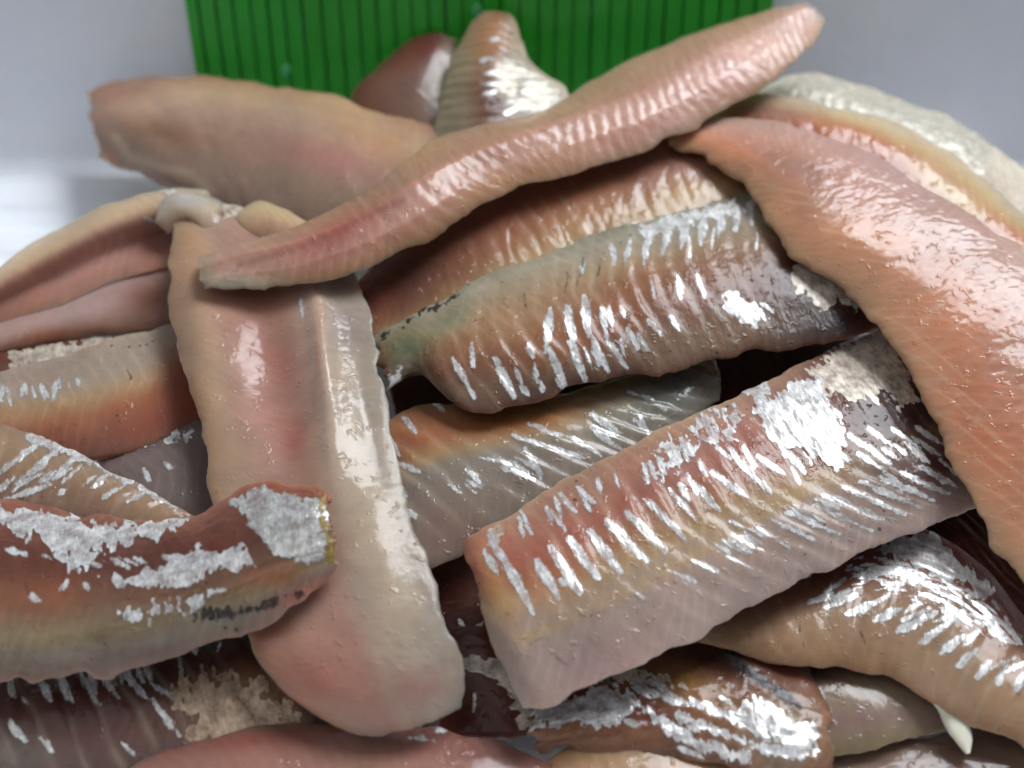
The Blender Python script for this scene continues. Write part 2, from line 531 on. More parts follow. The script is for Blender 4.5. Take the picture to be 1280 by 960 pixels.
def skin(f, shape, mat=None, name='silver_fleck', jag=3.0, fs=(9.0, 3.0), lift=0.006, res=0.016, seed=0, holes=0.0):
    """a scrap of skin film lying on the fillet, cut along a ragged outline.
    shape: ('d',ax,ay,bx,by,w) dash | ('p',[(x,y)...]) polygon | ('l',[(x,y)..],w) line"""
    def sdf(x, y):
        if shape[0] == 'd': return dash_sdf(x, y, *shape[1:])
        if shape[0] == 'l': return seg_sdf(x, y, shape[1]) - shape[2] / 2
        return poly_sdf(x, y, shape[1])
    s0 = sdf(f.px, f.py)
    ok = (s0 < 6) & (f.face > -0.2)
    if ok.sum() < 2: return None
    ii, jj = np.where(ok)
    i0, i1 = max(ii.min() - 1, 0), min(ii.max() + 1, f.S.shape[0] - 1)
    j0, j1 = max(jj.min() - 1, 0), min(jj.max() + 1, f.S.shape[1] - 1)
    i0 = max(i0, 3); j0 = max(j0, 3); i1 = min(i1, f.S.shape[0] - 4); j1 = min(j1, f.S.shape[1] - 4)
    if i1 <= i0 or j1 <= j0: return None
    lu = abs(f.U[i1, 0] - f.U[i0, 0]); lv = abs(f.V[0, j1] - f.V[0, j0])
    n, m = int(min(260, max(6, lu / res))), int(min(260, max(6, lv / res)))
    I, J = np.meshgrid(np.linspace(i0, i1, n), np.linspace(j0, j1, m), indexing='ij')
    P = bil(f.S, I, J); N = bil(f.N, I, J); Uq = bil(f.U, I, J); Vq = bil(f.V, I, J)
    x, y = proj(P)
    q = np.stack([Uq * fs[0], Vq * fs[1], np.full_like(Uq, f.seed + seed * 3.7)], -1)
    val = sdf(x, y) + jag * 1.7 * fbm(q, 5 + seed, 3) + jag * 0.8 * noise(q * 3.1, 9 + seed)
    if holes:
        val = np.maximum(val, (holes - (fbm(q * 1.3 + 40, 77 + seed, 3) + 0.55)) * 40)
    val = val - 2.5
    P = P + N * (lift + 0.004 * noise(q * 0.8, 3 + seed))[..., None]
    flat = P.reshape(-1, 3); vf = val.ravel()
    idx = np.arange(n * m).reshape(n, m)
    cells = np.stack([idx[:-1, :-1], idx[1:, :-1], idx[1:, 1:], idx[:-1, 1:]], -1).reshape(-1, 4)
    neg = (vf[cells] < 0)
    full = cells[neg.all(1)]
    part = cells[neg.any(1) & ~neg.all(1)]
    newq, qf = [], np.stack([Uq, Vq, np.full_like(Uq, f.seed + seed * 1.7)], -1).reshape(-1, 3)
    newv, ecut, F = [], {}, [list(map(int, c)) for c in full]
    def cut(a, b):
        k = (a, b) if a < b else (b, a)
        if k not in ecut:
            va, vb = vf[k[0]], vf[k[1]]
            t = va / (va - vb)
            ecut[k] = n * m + len(newv)
            newv.append(flat[k[0]] * (1 - t) + flat[k[1]] * t); newq.append(qf[k[0]] * (1 - t) + qf[k[1]] * t)
        return ecut[k]
    for c in part:
        r = []
        for k in range(4):
            a, b = int(c[k]), int(c[(k + 1) % 4])
            if vf[a] < 0: r.append(a)
            if (vf[a] < 0) != (vf[b] < 0): r.append(cut(a, b))
        if len(r) >= 3: F.append(r)
    if not F: return None
    allv = np.concatenate([flat, np.array(newv).reshape(-1, 3)], 0)
    # orientation and skirt
    c = F[0]; nn = np.cross(allv[c[1]] - allv[c[0]], allv[c[2]] - allv[c[0]])
    if (nn * N.reshape(-1, 3)[min(c[0], n * m - 1)]).sum() < 0: F = [r[::-1] for r in F]
    used = sorted({k for r in F for k in r})
    rem = {k: i for i, k in enumerate(used)}
    Vn = allv[used].tolist()
    F2 = [[rem[k] for k in r] for r in F]
    ob = mesh_obj(name, Vn, F2, mat or SILVER, parent=f.o)
    av = np.concatenate([vf, np.zeros(len(newv))])[used]
    at = ob.data.attributes.new('edge', 'FLOAT', 'POINT')
    at.data.foreach_set('value', np.clip(-av, 0, 12).astype(np.float32))
    fq = np.concatenate([qf, np.array(newq).reshape(-1, 3)], 0)[used]
    at = ob.data.attributes.new('fuv', 'FLOAT_VECTOR', 'POINT')
    at.data.foreach_set('vector', fq.astype(np.float32).ravel())
    return ob

def flecks(f, items, mat=None, jag=2.0, seed=0, **kw):
    for k, it in enumerate(items):
        it = tuple(it[:4]) + (it[4] * 0.66,)
        skin(f, ('d',) + it, mat, 'silver_fleck', jag * 0.7, seed=seed + k, **kw)

def fleck_row(f, path, spacing, dx, dy, ln, w, n_jit=0.35, seed=0, keep=0.8, jag=1.6, mat=None, bend=0.0):
    """thin torn slivers of silver film, one per muscle segment along a path"""
    rnd = random.Random(seed * 13 + 5)
    P = np.array(path, float)
    sl = np.concatenate([[0], np.cumsum(np.linalg.norm(np.diff(P, axis=0), axis=1))])
    t = 0
    k = 0
    while t < sl[-1]:
        x = np.interp(t, sl, P[:, 0]); y = np.interp(t, sl, P[:, 1])
        t += spacing * (1 + rnd.uniform(-n_jit, n_jit) * 0.5)
        k += 1
        if rnd.random() > keep: continue
        L_ = ln * rnd.uniform(0.5, 1.25); a = math.atan2(dy, dx) + rnd.uniform(-.18, .18)
        o = rnd.uniform(-.3, .3) * ln
        cx, cy = x + math.cos(a) * o, y + math.sin(a) * o
        hx, hy = math.cos(a) * L_ / 2, math.sin(a) * L_ / 2
        skin(f, ('d', cx - hx, cy - hy, cx + hx, cy + hy, w * rnd.uniform(.5, 1.3)), mat, 'silver_fleck', jag, seed=seed + k)

def patch(f, pts, mat=None, jag=5.0, seed=0, **kw):
    kw.setdefault('fs', (6.5, 4.0))
    jag = jag * 1.25
    return skin(f, ('p', pts), mat, 'silver_patch' if mat in (None, SILVER) else 'skin_patch', jag, seed=seed, **kw)

# ================================================================== the setting
def plain(name, col, rough, **kw):
    m, nt, b = new_mat(name)
    b.inputs['Base Color'].default_value = (*col, 1)
    b.inputs['Roughness'].default_value = rough
    return m

def foam_material():
    m, nt, b = new_mat('white_foam')
    L = nt.links.new
    tc = nd(nt, 'ShaderNodeTexCoord')
    v = nd(nt, 'ShaderNodeTexVoronoi', i_Scale=450.0)
    L(tc.outputs['Object'], v.inputs['Vector'])
    n = nd(nt, 'ShaderNodeTexNoise', i_Scale=60.0, i_Detail=4.0)
    L(tc.outputs['Object'], n.inputs['Vector'])
    cr = nd(nt, 'ShaderNodeValToRGB')
    cr.color_ramp.elements[0].position = 0.3; cr.color_ramp.elements[0].color = (0.79, 0.81, 0.86, 1)
    cr.color_ramp.elements[1].position = 0.7; cr.color_ramp.elements[1].color = (0.86, 0.875, 0.91, 1)
    L(n.outputs[0], cr.inputs[0]); L(cr.outputs[0], b.inputs['Base Color'])
    bp = nd(nt, 'ShaderNodeBump', i_Strength=0.25, i_Distance=0.0004)
    L(v.outputs['Distance'], bp.inputs['Height']); L(bp.outputs[0], b.inputs['Normal'])
    b.inputs['Roughness'].default_value = 0.42
    b.inputs['Subsurface Weight'].default_value = 0.15
    b.inputs['Subsurface Scale'].default_value = 0.003
    return m

def build_tray():
    X0, X1, Y0, Y1, R = -13.0, 13.0, -8.5, 8.35, 3.0
    xs = np.linspace(-16, 16, 260); ys = np.linspace(-11.5, 11.2, 420)
    X, Y = np.meshgrid(xs, ys, indexing='ij')
    cx, cy = (X0 + X1) / 2, (Y0 + Y1) / 2
    qx = np.abs(X - cx) - (X1 - X0) / 2 + R; qy = np.abs(Y - cy) - (Y1 - Y0) / 2 + R
    sd = np.hypot(np.maximum(qx, 0), np.maximum(qy, 0)) + np.minimum(np.maximum(qx, qy), 0) - R
    pd = np.array([-30, -0.95, -0.85, -0.72, -0.30, -0.10, 0.05, 0.35, 1.9, 2.1, 2.6, 2.75])
    pz = np.array([0.0, 0.0, -0.03, -0.26, -0.28, -0.20, 0.0, 0.62, 4.5, 4.6, 4.6, 4.4])
    Z = np.interp(sd, pd, pz)
    # shallow moulded ribs along the floor
    rib = 0.055 * sstep(0.25, 0.75, 0.5 + 0.5 * np.sin(Y * 2 * math.pi / 1.35 + 1.2))
    Z = Z + rib * sstep(-0.9, -1.5, sd)
    keep = sd < 2.8
    idx = np.arange(X.size).reshape(X.shape)
    q = np.stack([idx[:-1, :-1], idx[1:, :-1], idx[1:, 1:], idx[:-1, 1:]], -1).reshape(-1, 4)
    q = q[keep.ravel()[q].all(1)]
    used = np.unique(q); rem = np.zeros(X.size, int); rem[used] = np.arange(len(used))
    V = np.stack([X, Y, Z], -1).reshape(-1, 3)[used]
    o = mesh_obj('foam_tray', V, rem[q].tolist(), foam_material())
    s = o.modifiers.new('thickness', 'SOLIDIFY'); s.thickness = 0.0025; s.offset = -1
    tag(o, 'white foam tray with sloping wall under the heaped fillets', 'tray')
    return o
build_tray()

tm, tnt, tb = new_mat('table_laminate')
tn = nd(tnt, 'ShaderNodeTexNoise', i_Scale=8.0, i_Detail=5.0)
tr = nd(tnt, 'ShaderNodeValToRGB')
tr.color_ramp.elements[0].color = (0.30, 0.29, 0.28, 1); tr.color_ramp.elements[1].color = (0.42, 0.41, 0.40, 1)
tnt.links.new(tn.outputs[0], tr.inputs[0]); tnt.links.new(tr.outputs[0], tb.inputs['Base Color'])
tb.inputs['Roughness'].default_value = 0.5
tbl = mesh_obj('table', [(-60, -45, -0.45), (60, -45, -0.45), (60, 45, -0.45), (-60, 45, -0.45),
                         (-60, -45, -3), (60, -45, -3), (60, 45, -3), (-60, 45, -3)],
               [[0, 1, 2, 3], [7, 6, 5, 4], [0, 4, 5, 1], [1, 5, 6, 2], [2, 6, 7, 3], [3, 7, 4, 0]], tm, smooth=False)
tbl['kind'] = 'structure'

# ---- green plastic divider leaf with moulded grooves, leaning on the tray wall
def build_divider():
    m, nt, b = new_mat('green_plastic')
    L = nt.links.new
    tc = nd(nt, 'ShaderNodeTexCoord')
    n = nd(nt, 'ShaderNodeTexNoise', i_Scale=70.0, i_Detail=3.0)
    L(tc.outputs['Object'], n.inputs['Vector'])
    cr = nd(nt, 'ShaderNodeValToRGB')
    cr.color_ramp.elements[0].position = .3; cr.color_ramp.elements[0].color = (0.018, 0.35, 0.018, 1)
    cr.color_ramp.elements[1].position = .7; cr.color_ramp.elements[1].color = (0.027, 0.43, 0.025, 1)
    L(n.outputs[0], cr.inputs[0]); L(cr.outputs[0], b.inputs['Base Color'])
    gr = nd(nt, 'ShaderNodeMapRange', i_1=0.35, i_2=0.65, i_3=0.22, i_4=0.5)
    gn = nd(nt, 'ShaderNodeTexNoise', i_Scale=35.0, i_Detail=5.0, i_Distortion=1.0)
    L(tc.outputs['Object'], gn.inputs['Vector']); L(gn.outputs[0], gr.inputs[0]); L(gr.outputs[0], b.inputs['Roughness'])
    yb, zb, yt, zt = 8.28, 0.25, 9.72, 4.3           # foot and head of the leaning sheet
    xl, xr = -6.36, 5.10
    rnd = random.Random(4)
    cuts, x = [], xl + 0.24
    while x < xr - 0.15:
        cuts.append(x); x += 0.352 + rnd.uniform(-0.03, 0.03)
    prof = [(xl, 0.0)]
    for c in cuts:
        d = 0.11 * rnd.uniform(0.5, 1.25)
        prof += [(c - 0.030, 0.0), (c - 0.022, -d), (c + 0.022, -d), (c + 0.030, 0.0)]
    prof.append((xr, 0.0))
    ns = 26
    V, F = [], []
    ax = np.array([0, yt - yb, zt - zb]); ln = np.linalg.norm(ax); ax = ax / ln
    nrm = np.array([0, -ax[2], ax[1]])
    k = len(prof)
    for i in range(ns + 1):
        t = i / ns
        for (x, d) in prof:
            xx = x * (0.985 + 0.03 * t)
            bow = 0.05 * math.sin(x * 0.9 + 2 * t) + 0.03 * math.sin(x * 2.3 - 3 * t)
            pt = np.array([xx, yb, zb]) + ax * (t * ln) + nrm * (d + bow)
            if i == ns: pt = pt + ax * (0.22 * abs(math.sin(x * 4.0)))
            V.append(pt)
    for i in range(ns):
        for j in range(k - 1):
            a = i * k + j
            F.append([a, a + 1, a + k + 1, a + k])
    o = mesh_obj('plastic_leaf_divider', V, F, m, smooth=False)
    s = o.modifiers.new('thickness', 'SOLIDIFY'); s.thickness = 0.0003; s.offset = -1
    tag(o, 'bright green grooved plastic leaf standing behind the fish fillets', 'divider')
    return ax, nrm, np.array([0, yb, zb])
DAX, DNR, DORG = build_divider()

dm, dnt, db = new_mat('water')
db.inputs['Base Color'].default_value = (0.10, 0.50, 0.16, 1)
db.inputs['Roughness'].default_value = 0.03
db.inputs['Transmission Weight'].default_value = 0.15
db.inputs['IOR'].default_value = 1.33

def droplet(px, py, r, label):
    d = FWD + RGT * (px - 640) / FPX - UPV * (py - 480) / FPX
    t = ((DORG - CAM) @ DNR) / (d @ DNR)
    c = CAM + d * t + DNR * 0.02
    V, F = [], []
    nr, ns = 6, 14
    for i in range(nr + 1):
        a = i / nr * math.pi / 2
        for j in range(ns):
            b = 2 * math.pi * j / ns
            V.append(c + r * (math.cos(a) * (math.cos(b) * RGT * 0.9 + math.sin(b) * DAX * 1.15) + 0.6 * math.sin(a) * DNR))
    for i in range(nr):
        for j in range(ns):
            F.append([i * ns + j, i * ns + (j + 1) % ns, (i + 1) * ns + (j + 1) % ns, (i + 1) * ns + j])
    F.append(list(range(ns))[::-1])
    o = mesh_obj('water_droplet', V, F, dm)
    tag(o, label, 'droplet', 'droplets on the green leaf')
droplet(358, 88, 0.13, 'tiny water droplet low on the green leaf above the smooth blunt-ended fillet')
droplet(596, 12, 0.12, 'tiny water droplet on the green leaf above the upright stubs')

GREY = silver_material('grey_silver_skin', (0.78, 0.77, 0.74), 0.35, 0.26, 0.9)
CREAM = silver_material('cream_skin', (0.70, 0.66, 0.55), 0.2, 0.4)
TAN = silver_material('tan_skin', (0.62, 0.44, 0.30), 0.12, 0.38, 0.5)

# ================================================================== the fillets
def R3(*pts):      # (x, y, h) triplets
    return [tuple(p) for p in pts]

# --- far back, behind the heap
G = fillet('blurred whitish silver-skinned fillet at the far right rear edge of heap', [
    R3((945, 112, 1.9), (945, 132, 2.1), (948, 155, 1.9)), R3((1012, 92, 1.9), (1015, 118, 2.3), (1022, 160, 2.1)),
    R3((1100, 117, 1.8), (1102, 145, 2.3), (1108, 195, 2.1)), R3((1200, 154, 1.7), (1196, 185, 2.2), (1195, 240, 2.0)),
    R3((1258, 196, 1.5), (1250, 230, 2.0), (1245, 290, 1.9)), R3((1330, 262, 1.3), (1320, 300, 1.8), (1300, 350, 1.8))],
    [(0, '#dedacb'), (.5, '#e0dbd0'), (.8, '#c0b2ae'), (1, '#a08e8c')], mat=SKIN, seed=2, fib=[(0.02, 9, 7, None)],
    ridge=[(0.25, 0.012, 0.4, .5, None)], mott=.15, dots=.2, top=.10, jag=.08)
patch(G, [(965, 108), (1020, 92), (1110, 112), (1200, 148), (1240, 185), (1225, 215), (1180, 195), (1110, 165), (1030, 140)], CREAM, 9, 3, holes=.10)

C_ = fillet('dark reddish fillet tip leaning up behind heap, against the green leaf', [
    R3((425, 150, 1.8), (490, 165, 2.0), (560, 180, 2.0)), R3((448, 108, 2.0), (503, 112, 2.35), (556, 122, 2.2)),
    R3((490, 70, 2.2), (530, 72, 2.5), (568, 78, 2.3)), R3((520, 44, 2.3), (545, 42, 2.5), (570, 50, 2.4))],
    [(0, '#7b4f42'), (.3, '#8d5a4c'), (.6, '#8f6a5e'), (1, '#9d8878')], seed=3, top=.22, pu=2.4,
    blobs=[(545, 55, 28, 18, 0, '#8b3f38', .8), (500, 120, 40, 30, 0, '#98796c', .7), (555, 90, 14, 60, 10, '#b3a496', .6)])
D_ = fillet('upright fillet stub with ribbed skin and cream patch, before the green leaf', [
    R3((540, 185, 2.2), (615, 190, 2.5), (735, 155, 2.2)), R3((550, 118, 2.4), (605, 120, 2.9), (706, 110, 2.4)),
    R3((571, 64, 2.6), (612, 66, 3.0), (662, 80, 2.6)), R3((590, 30, 2.8), (618, 30, 3.0), (648, 36, 2.8)),
    R3((603, 17, 2.9), (620, 15, 3.0), (640, 19, 2.9))],
    [(0, '#a59a88'), (.35, '#9c8a72'), (.55, '#8a5f4a'), (.7, '#8a7a60'), (1, '#c9c2b4')], mat=SKIN, seed=4, pu=2.4,
    ridge=[(0.24, 0.02, 0.25, .5, None)], blobs=[(615, 45, 25, 30, 0, '#b98663', .8), (615, 130, 22, 26, 0, '#6b3a31', .7), (560, 125, 22, 40, 0, '#9f9a86', .7)])
patch(D_, [(632, 75), (652, 85), (690, 112), (700, 125), (680, 140), (655, 138), (640, 128), (655, 110), (632, 98)], CREAM, 5, 1)
patch(D_, [(622, 76), (645, 84), (648, 100), (640, 118), (622, 112)], PALE, 4, 2)
flecks(D_, [(602, 76, 616, 73, 6), (606, 92, 622, 90, 6), (608, 106, 622, 104, 5), (606, 118, 618, 115, 5), (614, 50, 622, 49, 8), (632, 142, 655, 132, 9)], jag=2, seed=4)

A_ = fillet('smooth beige blunt-ended fillet at the rear of heap, nearest the bare tray corner', [
    R3((112, 112, 1.3), (116, 150, 1.5), (128, 200, 1.2)), R3((160, 102, 1.5), (165, 158, 1.8), (185, 225, 1.4)),
    R3((245, 97, 1.8), (245, 165, 2.1), (262, 252, 1.7)), R3((390, 116, 2.1), (378, 192, 2.3), (362, 285, 1.9)),
    R3((505, 150, 2.3), (485, 220, 2.3), (455, 300, 2.0)), R3((600, 185, 2.4), (570, 250, 2.3), (530, 320, 2.0))],
    [(0, '#c39a82'), (.22, '#cbb096'), (.45, '#bd9e8c'), (.7, '#a8907f'), (1, '#9c8070')], seed=5, sept=.06, top=.35, lump=.06, pu=2.0, dots=.0, jag=.06,
    strokes=[([(145, 170), (165, 200), (200, 212), (240, 216), (262, 240)], 6, '#c9b6a4', .6), ([(130, 185), (150, 205)], 8, '#a8704e', .5), ([(190, 130), (300, 140), (420, 165)], 10, '#c8a898', .4)],
    blobs=[(130, 120, 60, 14, -5, '#b4826f', .6), (200, 165, 60, 14, 12, '#a07355', .45), (180, 205, 80, 12, 12, '#b7a294', .7), (400, 200, 80, 20, 10, '#c08f86', .7),
           (470, 175, 60, 20, 20, '#cba07f', .6), (300, 230, 90, 25, 15, '#a58d83', .6), (430, 130, 80, 10, 14, '#d3b596', .6)])

# --- the right-hand fillets
F_ = fillet('pale yellow-edged fillet tucked behind the large orange fillet', [
    R3((855, 160, 2.6), (858, 175, 2.6), (862, 195, 2.5)), R3((935, 119, 2.7), (940, 148, 3.0), (950, 190, 2.5)),
    R3((1010, 128, 2.8), (1015, 160, 3.0), (1025, 215, 2.7)), R3((1110, 152, 2.8), (1108, 190, 3.0), (1110, 260, 2.7)),
    R3((1192, 195, 2.7), (1185, 235, 2.9), (1180, 310, 2.6)), R3((1262, 255, 2.6), (1250, 290, 2.8), (1240, 350, 2.5)),
    R3((1345, 325, 2.4), (1330, 360, 2.6), (1310, 420, 2.1))],
    [(0, '#d9cdbb'), (.25, '#d3bd97'), (.45, '#c58a64'), (.7, '#a8583f'), (1, '#a0563f')], seed=6, top=.20, fib=[(0.005, 6, 2, None)], jag=.05,
    blobs=[(960, 135, 70, 14, 5, '#9b7f78', .6), (1190, 240, 60, 18, 38, '#d9c6a0', .7)])
E_ = fillet('large orange fleshy fillet with bright crinkled sheen draping over heap on the right', [
    R3((830, 180, 2.9), (840, 168, 3.0), (855, 158, 3.0), (872, 148, 2.9)),
    R3((893, 204, 2.9), (918, 190, 3.2), (945, 172, 3.25), (972, 154, 3.2)),
    R3((948, 250, 2.9), (985, 230, 3.3), (1030, 208, 3.35), (1072, 188, 3.3)),
    R3((982, 312, 2.8), (1035, 288, 3.3), (1095, 258, 3.4), (1155, 236, 3.38)),
    R3((1066, 374, 2.7), (1125, 345, 3.25), (1185, 315, 3.4), (1245, 290, 3.38)),
    R3((1118, 440, 2.6), (1190, 410, 3.15), (1260, 380, 3.35), (1340, 350, 3.32)),
    R3((1172, 545, 2.4), (1255, 505, 2.9), (1330, 470, 3.1), (1420, 430, 3.05)),
    R3((1225, 648, 2.1), (1310, 605, 2.6), (1390, 565, 2.8), (1480, 520, 2.4)),
    R3((1300, 765, 1.7), (1385, 715, 2.2), (1460, 670, 2.4), (1540, 630, 2.0))],
    [(0, '#dab294'), (.12, '#daaa8a'), (.35, '#d69c7e'), (.6, '#d0a594'), (1, '#cbaca6')], seed=7, top=.22, p=3.0, sept=.18,
    fib=[(0.013, 17, 9, [(1180, 290, 190, 60, 38), (1080, 225, 110, 40, 28), (1290, 390, 120, 80, 45)]), (0.006, 5, 1.2, None)],
    ridge=[(0.42, 0.010, 0.5, .1, [(1150, 480, 120, 200, 40)])], jag=.05,
    blobs=[(1060, 340, 60, 50, 40, '#d7aa88', .5), (1230, 540, 60, 130, -25, '#d08a6c', .6), (1010, 215, 90, 20, 25, '#c08a7e', .5), (1240, 300, 100, 40, 38, '#cba79f', .6)],
    strokes=[([(1130, 400), (1180, 470), (1230, 530), (1290, 580)], 2.5, '#dca98a', .5), ([(1080, 350), (1150, 380), (1230, 430)], 2, '#dca98a', .4),
             ([(1170, 500), (1230, 560), (1290, 600)], 2.5, '#d9a080', .45), ([(1200, 560), (1250, 610), (1290, 640)], 2, '#d9a080', .4)] + [([(1085 + 24 * k, 388 + 42 * k), (1125 + 24 * k, 404 + 42 * k), (1165 + 24 * k, 436 + 42 * k), (1215 + 22 * k, 478 + 40 * k)], 1.9, '#e6bd9f', .55) for k in range(7)] + [([(960 + 22 * k, 232 + 18 * k), (1000 + 22 * k, 240 + 18 * k), (1050 + 22 * k, 268 + 18 * k)], 1.9, '#e6c6ae', .4) for k in range(6)])

# --- centre
under1 = fillet('filler fillet coloured dark as shade deep in the gap below the skin-side centre fillet', [
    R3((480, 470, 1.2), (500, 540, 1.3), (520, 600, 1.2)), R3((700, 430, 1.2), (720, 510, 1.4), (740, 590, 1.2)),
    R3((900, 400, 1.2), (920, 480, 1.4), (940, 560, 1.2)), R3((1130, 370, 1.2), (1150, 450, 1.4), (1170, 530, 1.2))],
    [(0, '#6b3a33'), (.5, '#5a302c'), (1, '#6b3f38')], mat=SKIN, seed=40)  # filler piece; its dark colour carries the shade of the gap
H_ = fillet('tan fillet with fine pale streaks lying under the long twisted strip', [
    R3((430, 370, 2.2), (450, 410, 2.3), (470, 450, 2.1)), R3((540, 262, 2.6), (560, 330, 2.6), (590, 395, 2.3)),
    R3((690, 190, 2.8), (705, 262, 2.75), (735, 335, 2.4)), R3((830, 160, 2.8), (840, 225, 2.8), (860, 300, 2.5)),
    R3((930, 170, 2.7), (940, 225, 2.7), (950, 290, 2.4)), R3((1000, 200, 2.5), (1005, 240, 2.5), (1010, 300, 2.3))],
    [(0, '#a8715f'), (.4, '#a5705d'), (.62, '#b98a68'), (.8, '#c7a77e'), (1, '#a98a6c')], seed=8, top=.18,
    ridge=[(0.30, 0.008, (.3, .3), .9, [(850, 235, 120, 40, -15), (700, 280, 90, 40, -20)])], fib=[(0.010, 5, 1.4, None)],
    blobs=[(520, 360, 70, 40, -30, '#70443f', .7), (600, 300, 70, 30, -30, '#96614f', .5), (860, 215, 70, 18, -8, '#b98a78', .6), (880, 240, 60, 14, -10, '#d2b487', .7)])  # dark left blob paints in the shadow cast by the strip
I_ = fillet('skin-side fillet in the middle of heap with silvery tabs along its upper edge', [
    R3((470, 418, 2.3), (475, 450, 2.35), (482, 492, 2.1)), R3((505, 398, 2.45), (518, 440, 2.5), (530, 474, 2.2)),
    R3((545, 378, 2.55), (560, 445, 2.65), (582, 512, 2.2)),
    R3((625, 338, 2.65), (655, 425, 2.8), (690, 494, 2.25)), R3((725, 302, 2.7), (765, 390, 2.85), (800, 468, 2.3)),
    R3((825, 270, 2.75), (865, 360, 2.85), (902, 450, 2.3)), R3((940, 242, 2.75), (985, 340, 2.8), (1018, 428, 2.3)),
    R3((1030, 232, 2.75), (1085, 310, 2.8), (1130, 400, 2.4))],
    [(0, '#9b9788'), (.10, '#b3aa9a'), (.28, '#b89c80'), (.42, '#a5795c'), (.62, '#96654e'), (.82, '#907460'), (1, '#775a4e')], mat=SKIN, seed=9, top=.26,
    ridge=[(0.34, 0.024, (-.5, .15), .35, [(790, 365, 150, 90, -20), (640, 440, 120, 70, -20)])], mott=.18, dots=.8, jag=.05,
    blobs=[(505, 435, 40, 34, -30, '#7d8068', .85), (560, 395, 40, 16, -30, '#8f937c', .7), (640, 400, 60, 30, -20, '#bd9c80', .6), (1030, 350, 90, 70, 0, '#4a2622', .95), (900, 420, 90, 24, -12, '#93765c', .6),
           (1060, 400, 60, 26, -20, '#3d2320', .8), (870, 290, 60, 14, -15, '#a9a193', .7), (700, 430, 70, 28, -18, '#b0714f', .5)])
# silvery tabs on the upper edge
flecks(I_, [(812, 290, 806, 322, 12), (836, 284, 828, 318, 13), (858, 277, 852, 310, 13), (881, 270, 876, 302, 14), (902, 264, 899, 296, 13), (921, 260, 920, 288, 12), (938, 256, 940, 280, 9), (788, 300, 782, 326, 9), (764, 308, 768, 330, 8)], jag=2.2, seed=10)
patch(I_, [(800, 282), (850, 268), (905, 254), (945, 248), (940, 262), (900, 270), (850, 284), (806, 296)], SILVER, 4, 8, holes=.12)
# white flecks hanging down the red muscle
flecks(I_, [(566, 448, 592, 496, 10), (618, 448, 642, 496, 13), (660, 432, 666, 446, 10), (684, 398, 690, 412, 9), (688, 386, 682, 440, 15), (686, 436, 706, 486, 14), (708, 382, 718, 430, 13), (714, 428, 732, 478, 14), (730, 372, 736, 420, 15),
            (740, 420, 760, 466, 10), (752, 386, 760, 430, 9), (762, 430, 784, 460, 8), (776, 384, 780, 396, 7), (784, 412, 798, 434, 8), (668, 455, 672, 478, 6), (652, 484, 660, 494, 8), (676, 478, 678, 490, 8), (694, 474, 704, 488, 8),
            (812, 402, 826, 420, 6), (838, 396, 850, 414, 6), (872, 345, 880, 372, 6), (846, 352, 852, 374, 5), (814, 350, 818, 372, 5), (906, 384, 918, 392, 8)], jag=2.2, seed=20)
patch(I_, [(906, 358), (918, 366), (928, 378), (944, 384), (958, 400), (946, 406), (924, 400), (910, 390)], SILVER, 4, 5)
patch(I_, [(988, 335), (1010, 318), (1028, 330), (1040, 345), (1070, 360), (1100, 382), (1085, 388), (1050, 378), (1030, 388), (1000, 366)], PALE, 6, 6)
patch(I_, [(478, 470), (500, 462), (506, 478), (494, 506), (480, 504)], SILVER, 4, 11)
skin(I_, ('l', [(480, 418), (520, 396), (580, 368)], 3), DARKM, 'skin_patch', 5, seed=3, holes=.6)

K_ = fillet('fillet half orange, half translucent grey, wedged under the middle skin-side fillet', [
    R3((440, 560, 1.7), (460, 645, 1.8), (480, 740, 1.5)), R3((515, 512, 1.85), (540, 595, 2.05), (562, 700, 1.6)),
    R3((610, 506, 1.9), (640, 565, 2.1), (668, 640, 1.7)), R3((720, 488, 1.9), (745, 532, 2.1), (775, 590, 1.7)),
    R3((825, 462, 1.9), (838, 495, 2.05), (852, 535, 1.7)), R3((893, 448, 1.8), (897, 472, 1.9), (900, 500, 1.6))],
    [(0, '#bd8c6c'), (.28, '#b67c5e'), (.42, '#bd9e7a'), (.52, '#aaa094'), (1, '#a5988e')], seed=10, top=.26,
    ridge=[(0.40, 0.045, -0.9, .0, [(760, 540, 160, 60, -25), (530, 590, 60, 80, 0)])], mott=.14,
    blobs=[(840, 490, 60, 40, -20, '#8f8d84', .9), (760, 510, 50, 22, -20, '#a39c8e', .7), (560, 660, 60, 50, 0, '#a2857a', .8), (640, 520, 60, 16, -8, '#c4854f', .7), (720, 500, 50, 8, -18, '#cba77a', .6), (640, 600, 80, 26, -25, '#a9978a', .6)])
flecks(K_, [(482, 540, 500, 570, 9), (505, 522, 520, 540, 9), (540, 500, 556, 515, 8), (640, 545, 730, 572, 6), (660, 530, 700, 545, 5), (655, 560, 676, 592, 10), (668, 576, 676, 598, 8), (600, 572, 640, 580, 5), (740, 518, 770, 540, 10), (785, 490, 815, 500, 6), (800, 520, 812, 545, 6), (495, 578, 524, 590, 8), (502, 612, 508, 622, 7)], jag=2, seed=30, lift=.005)

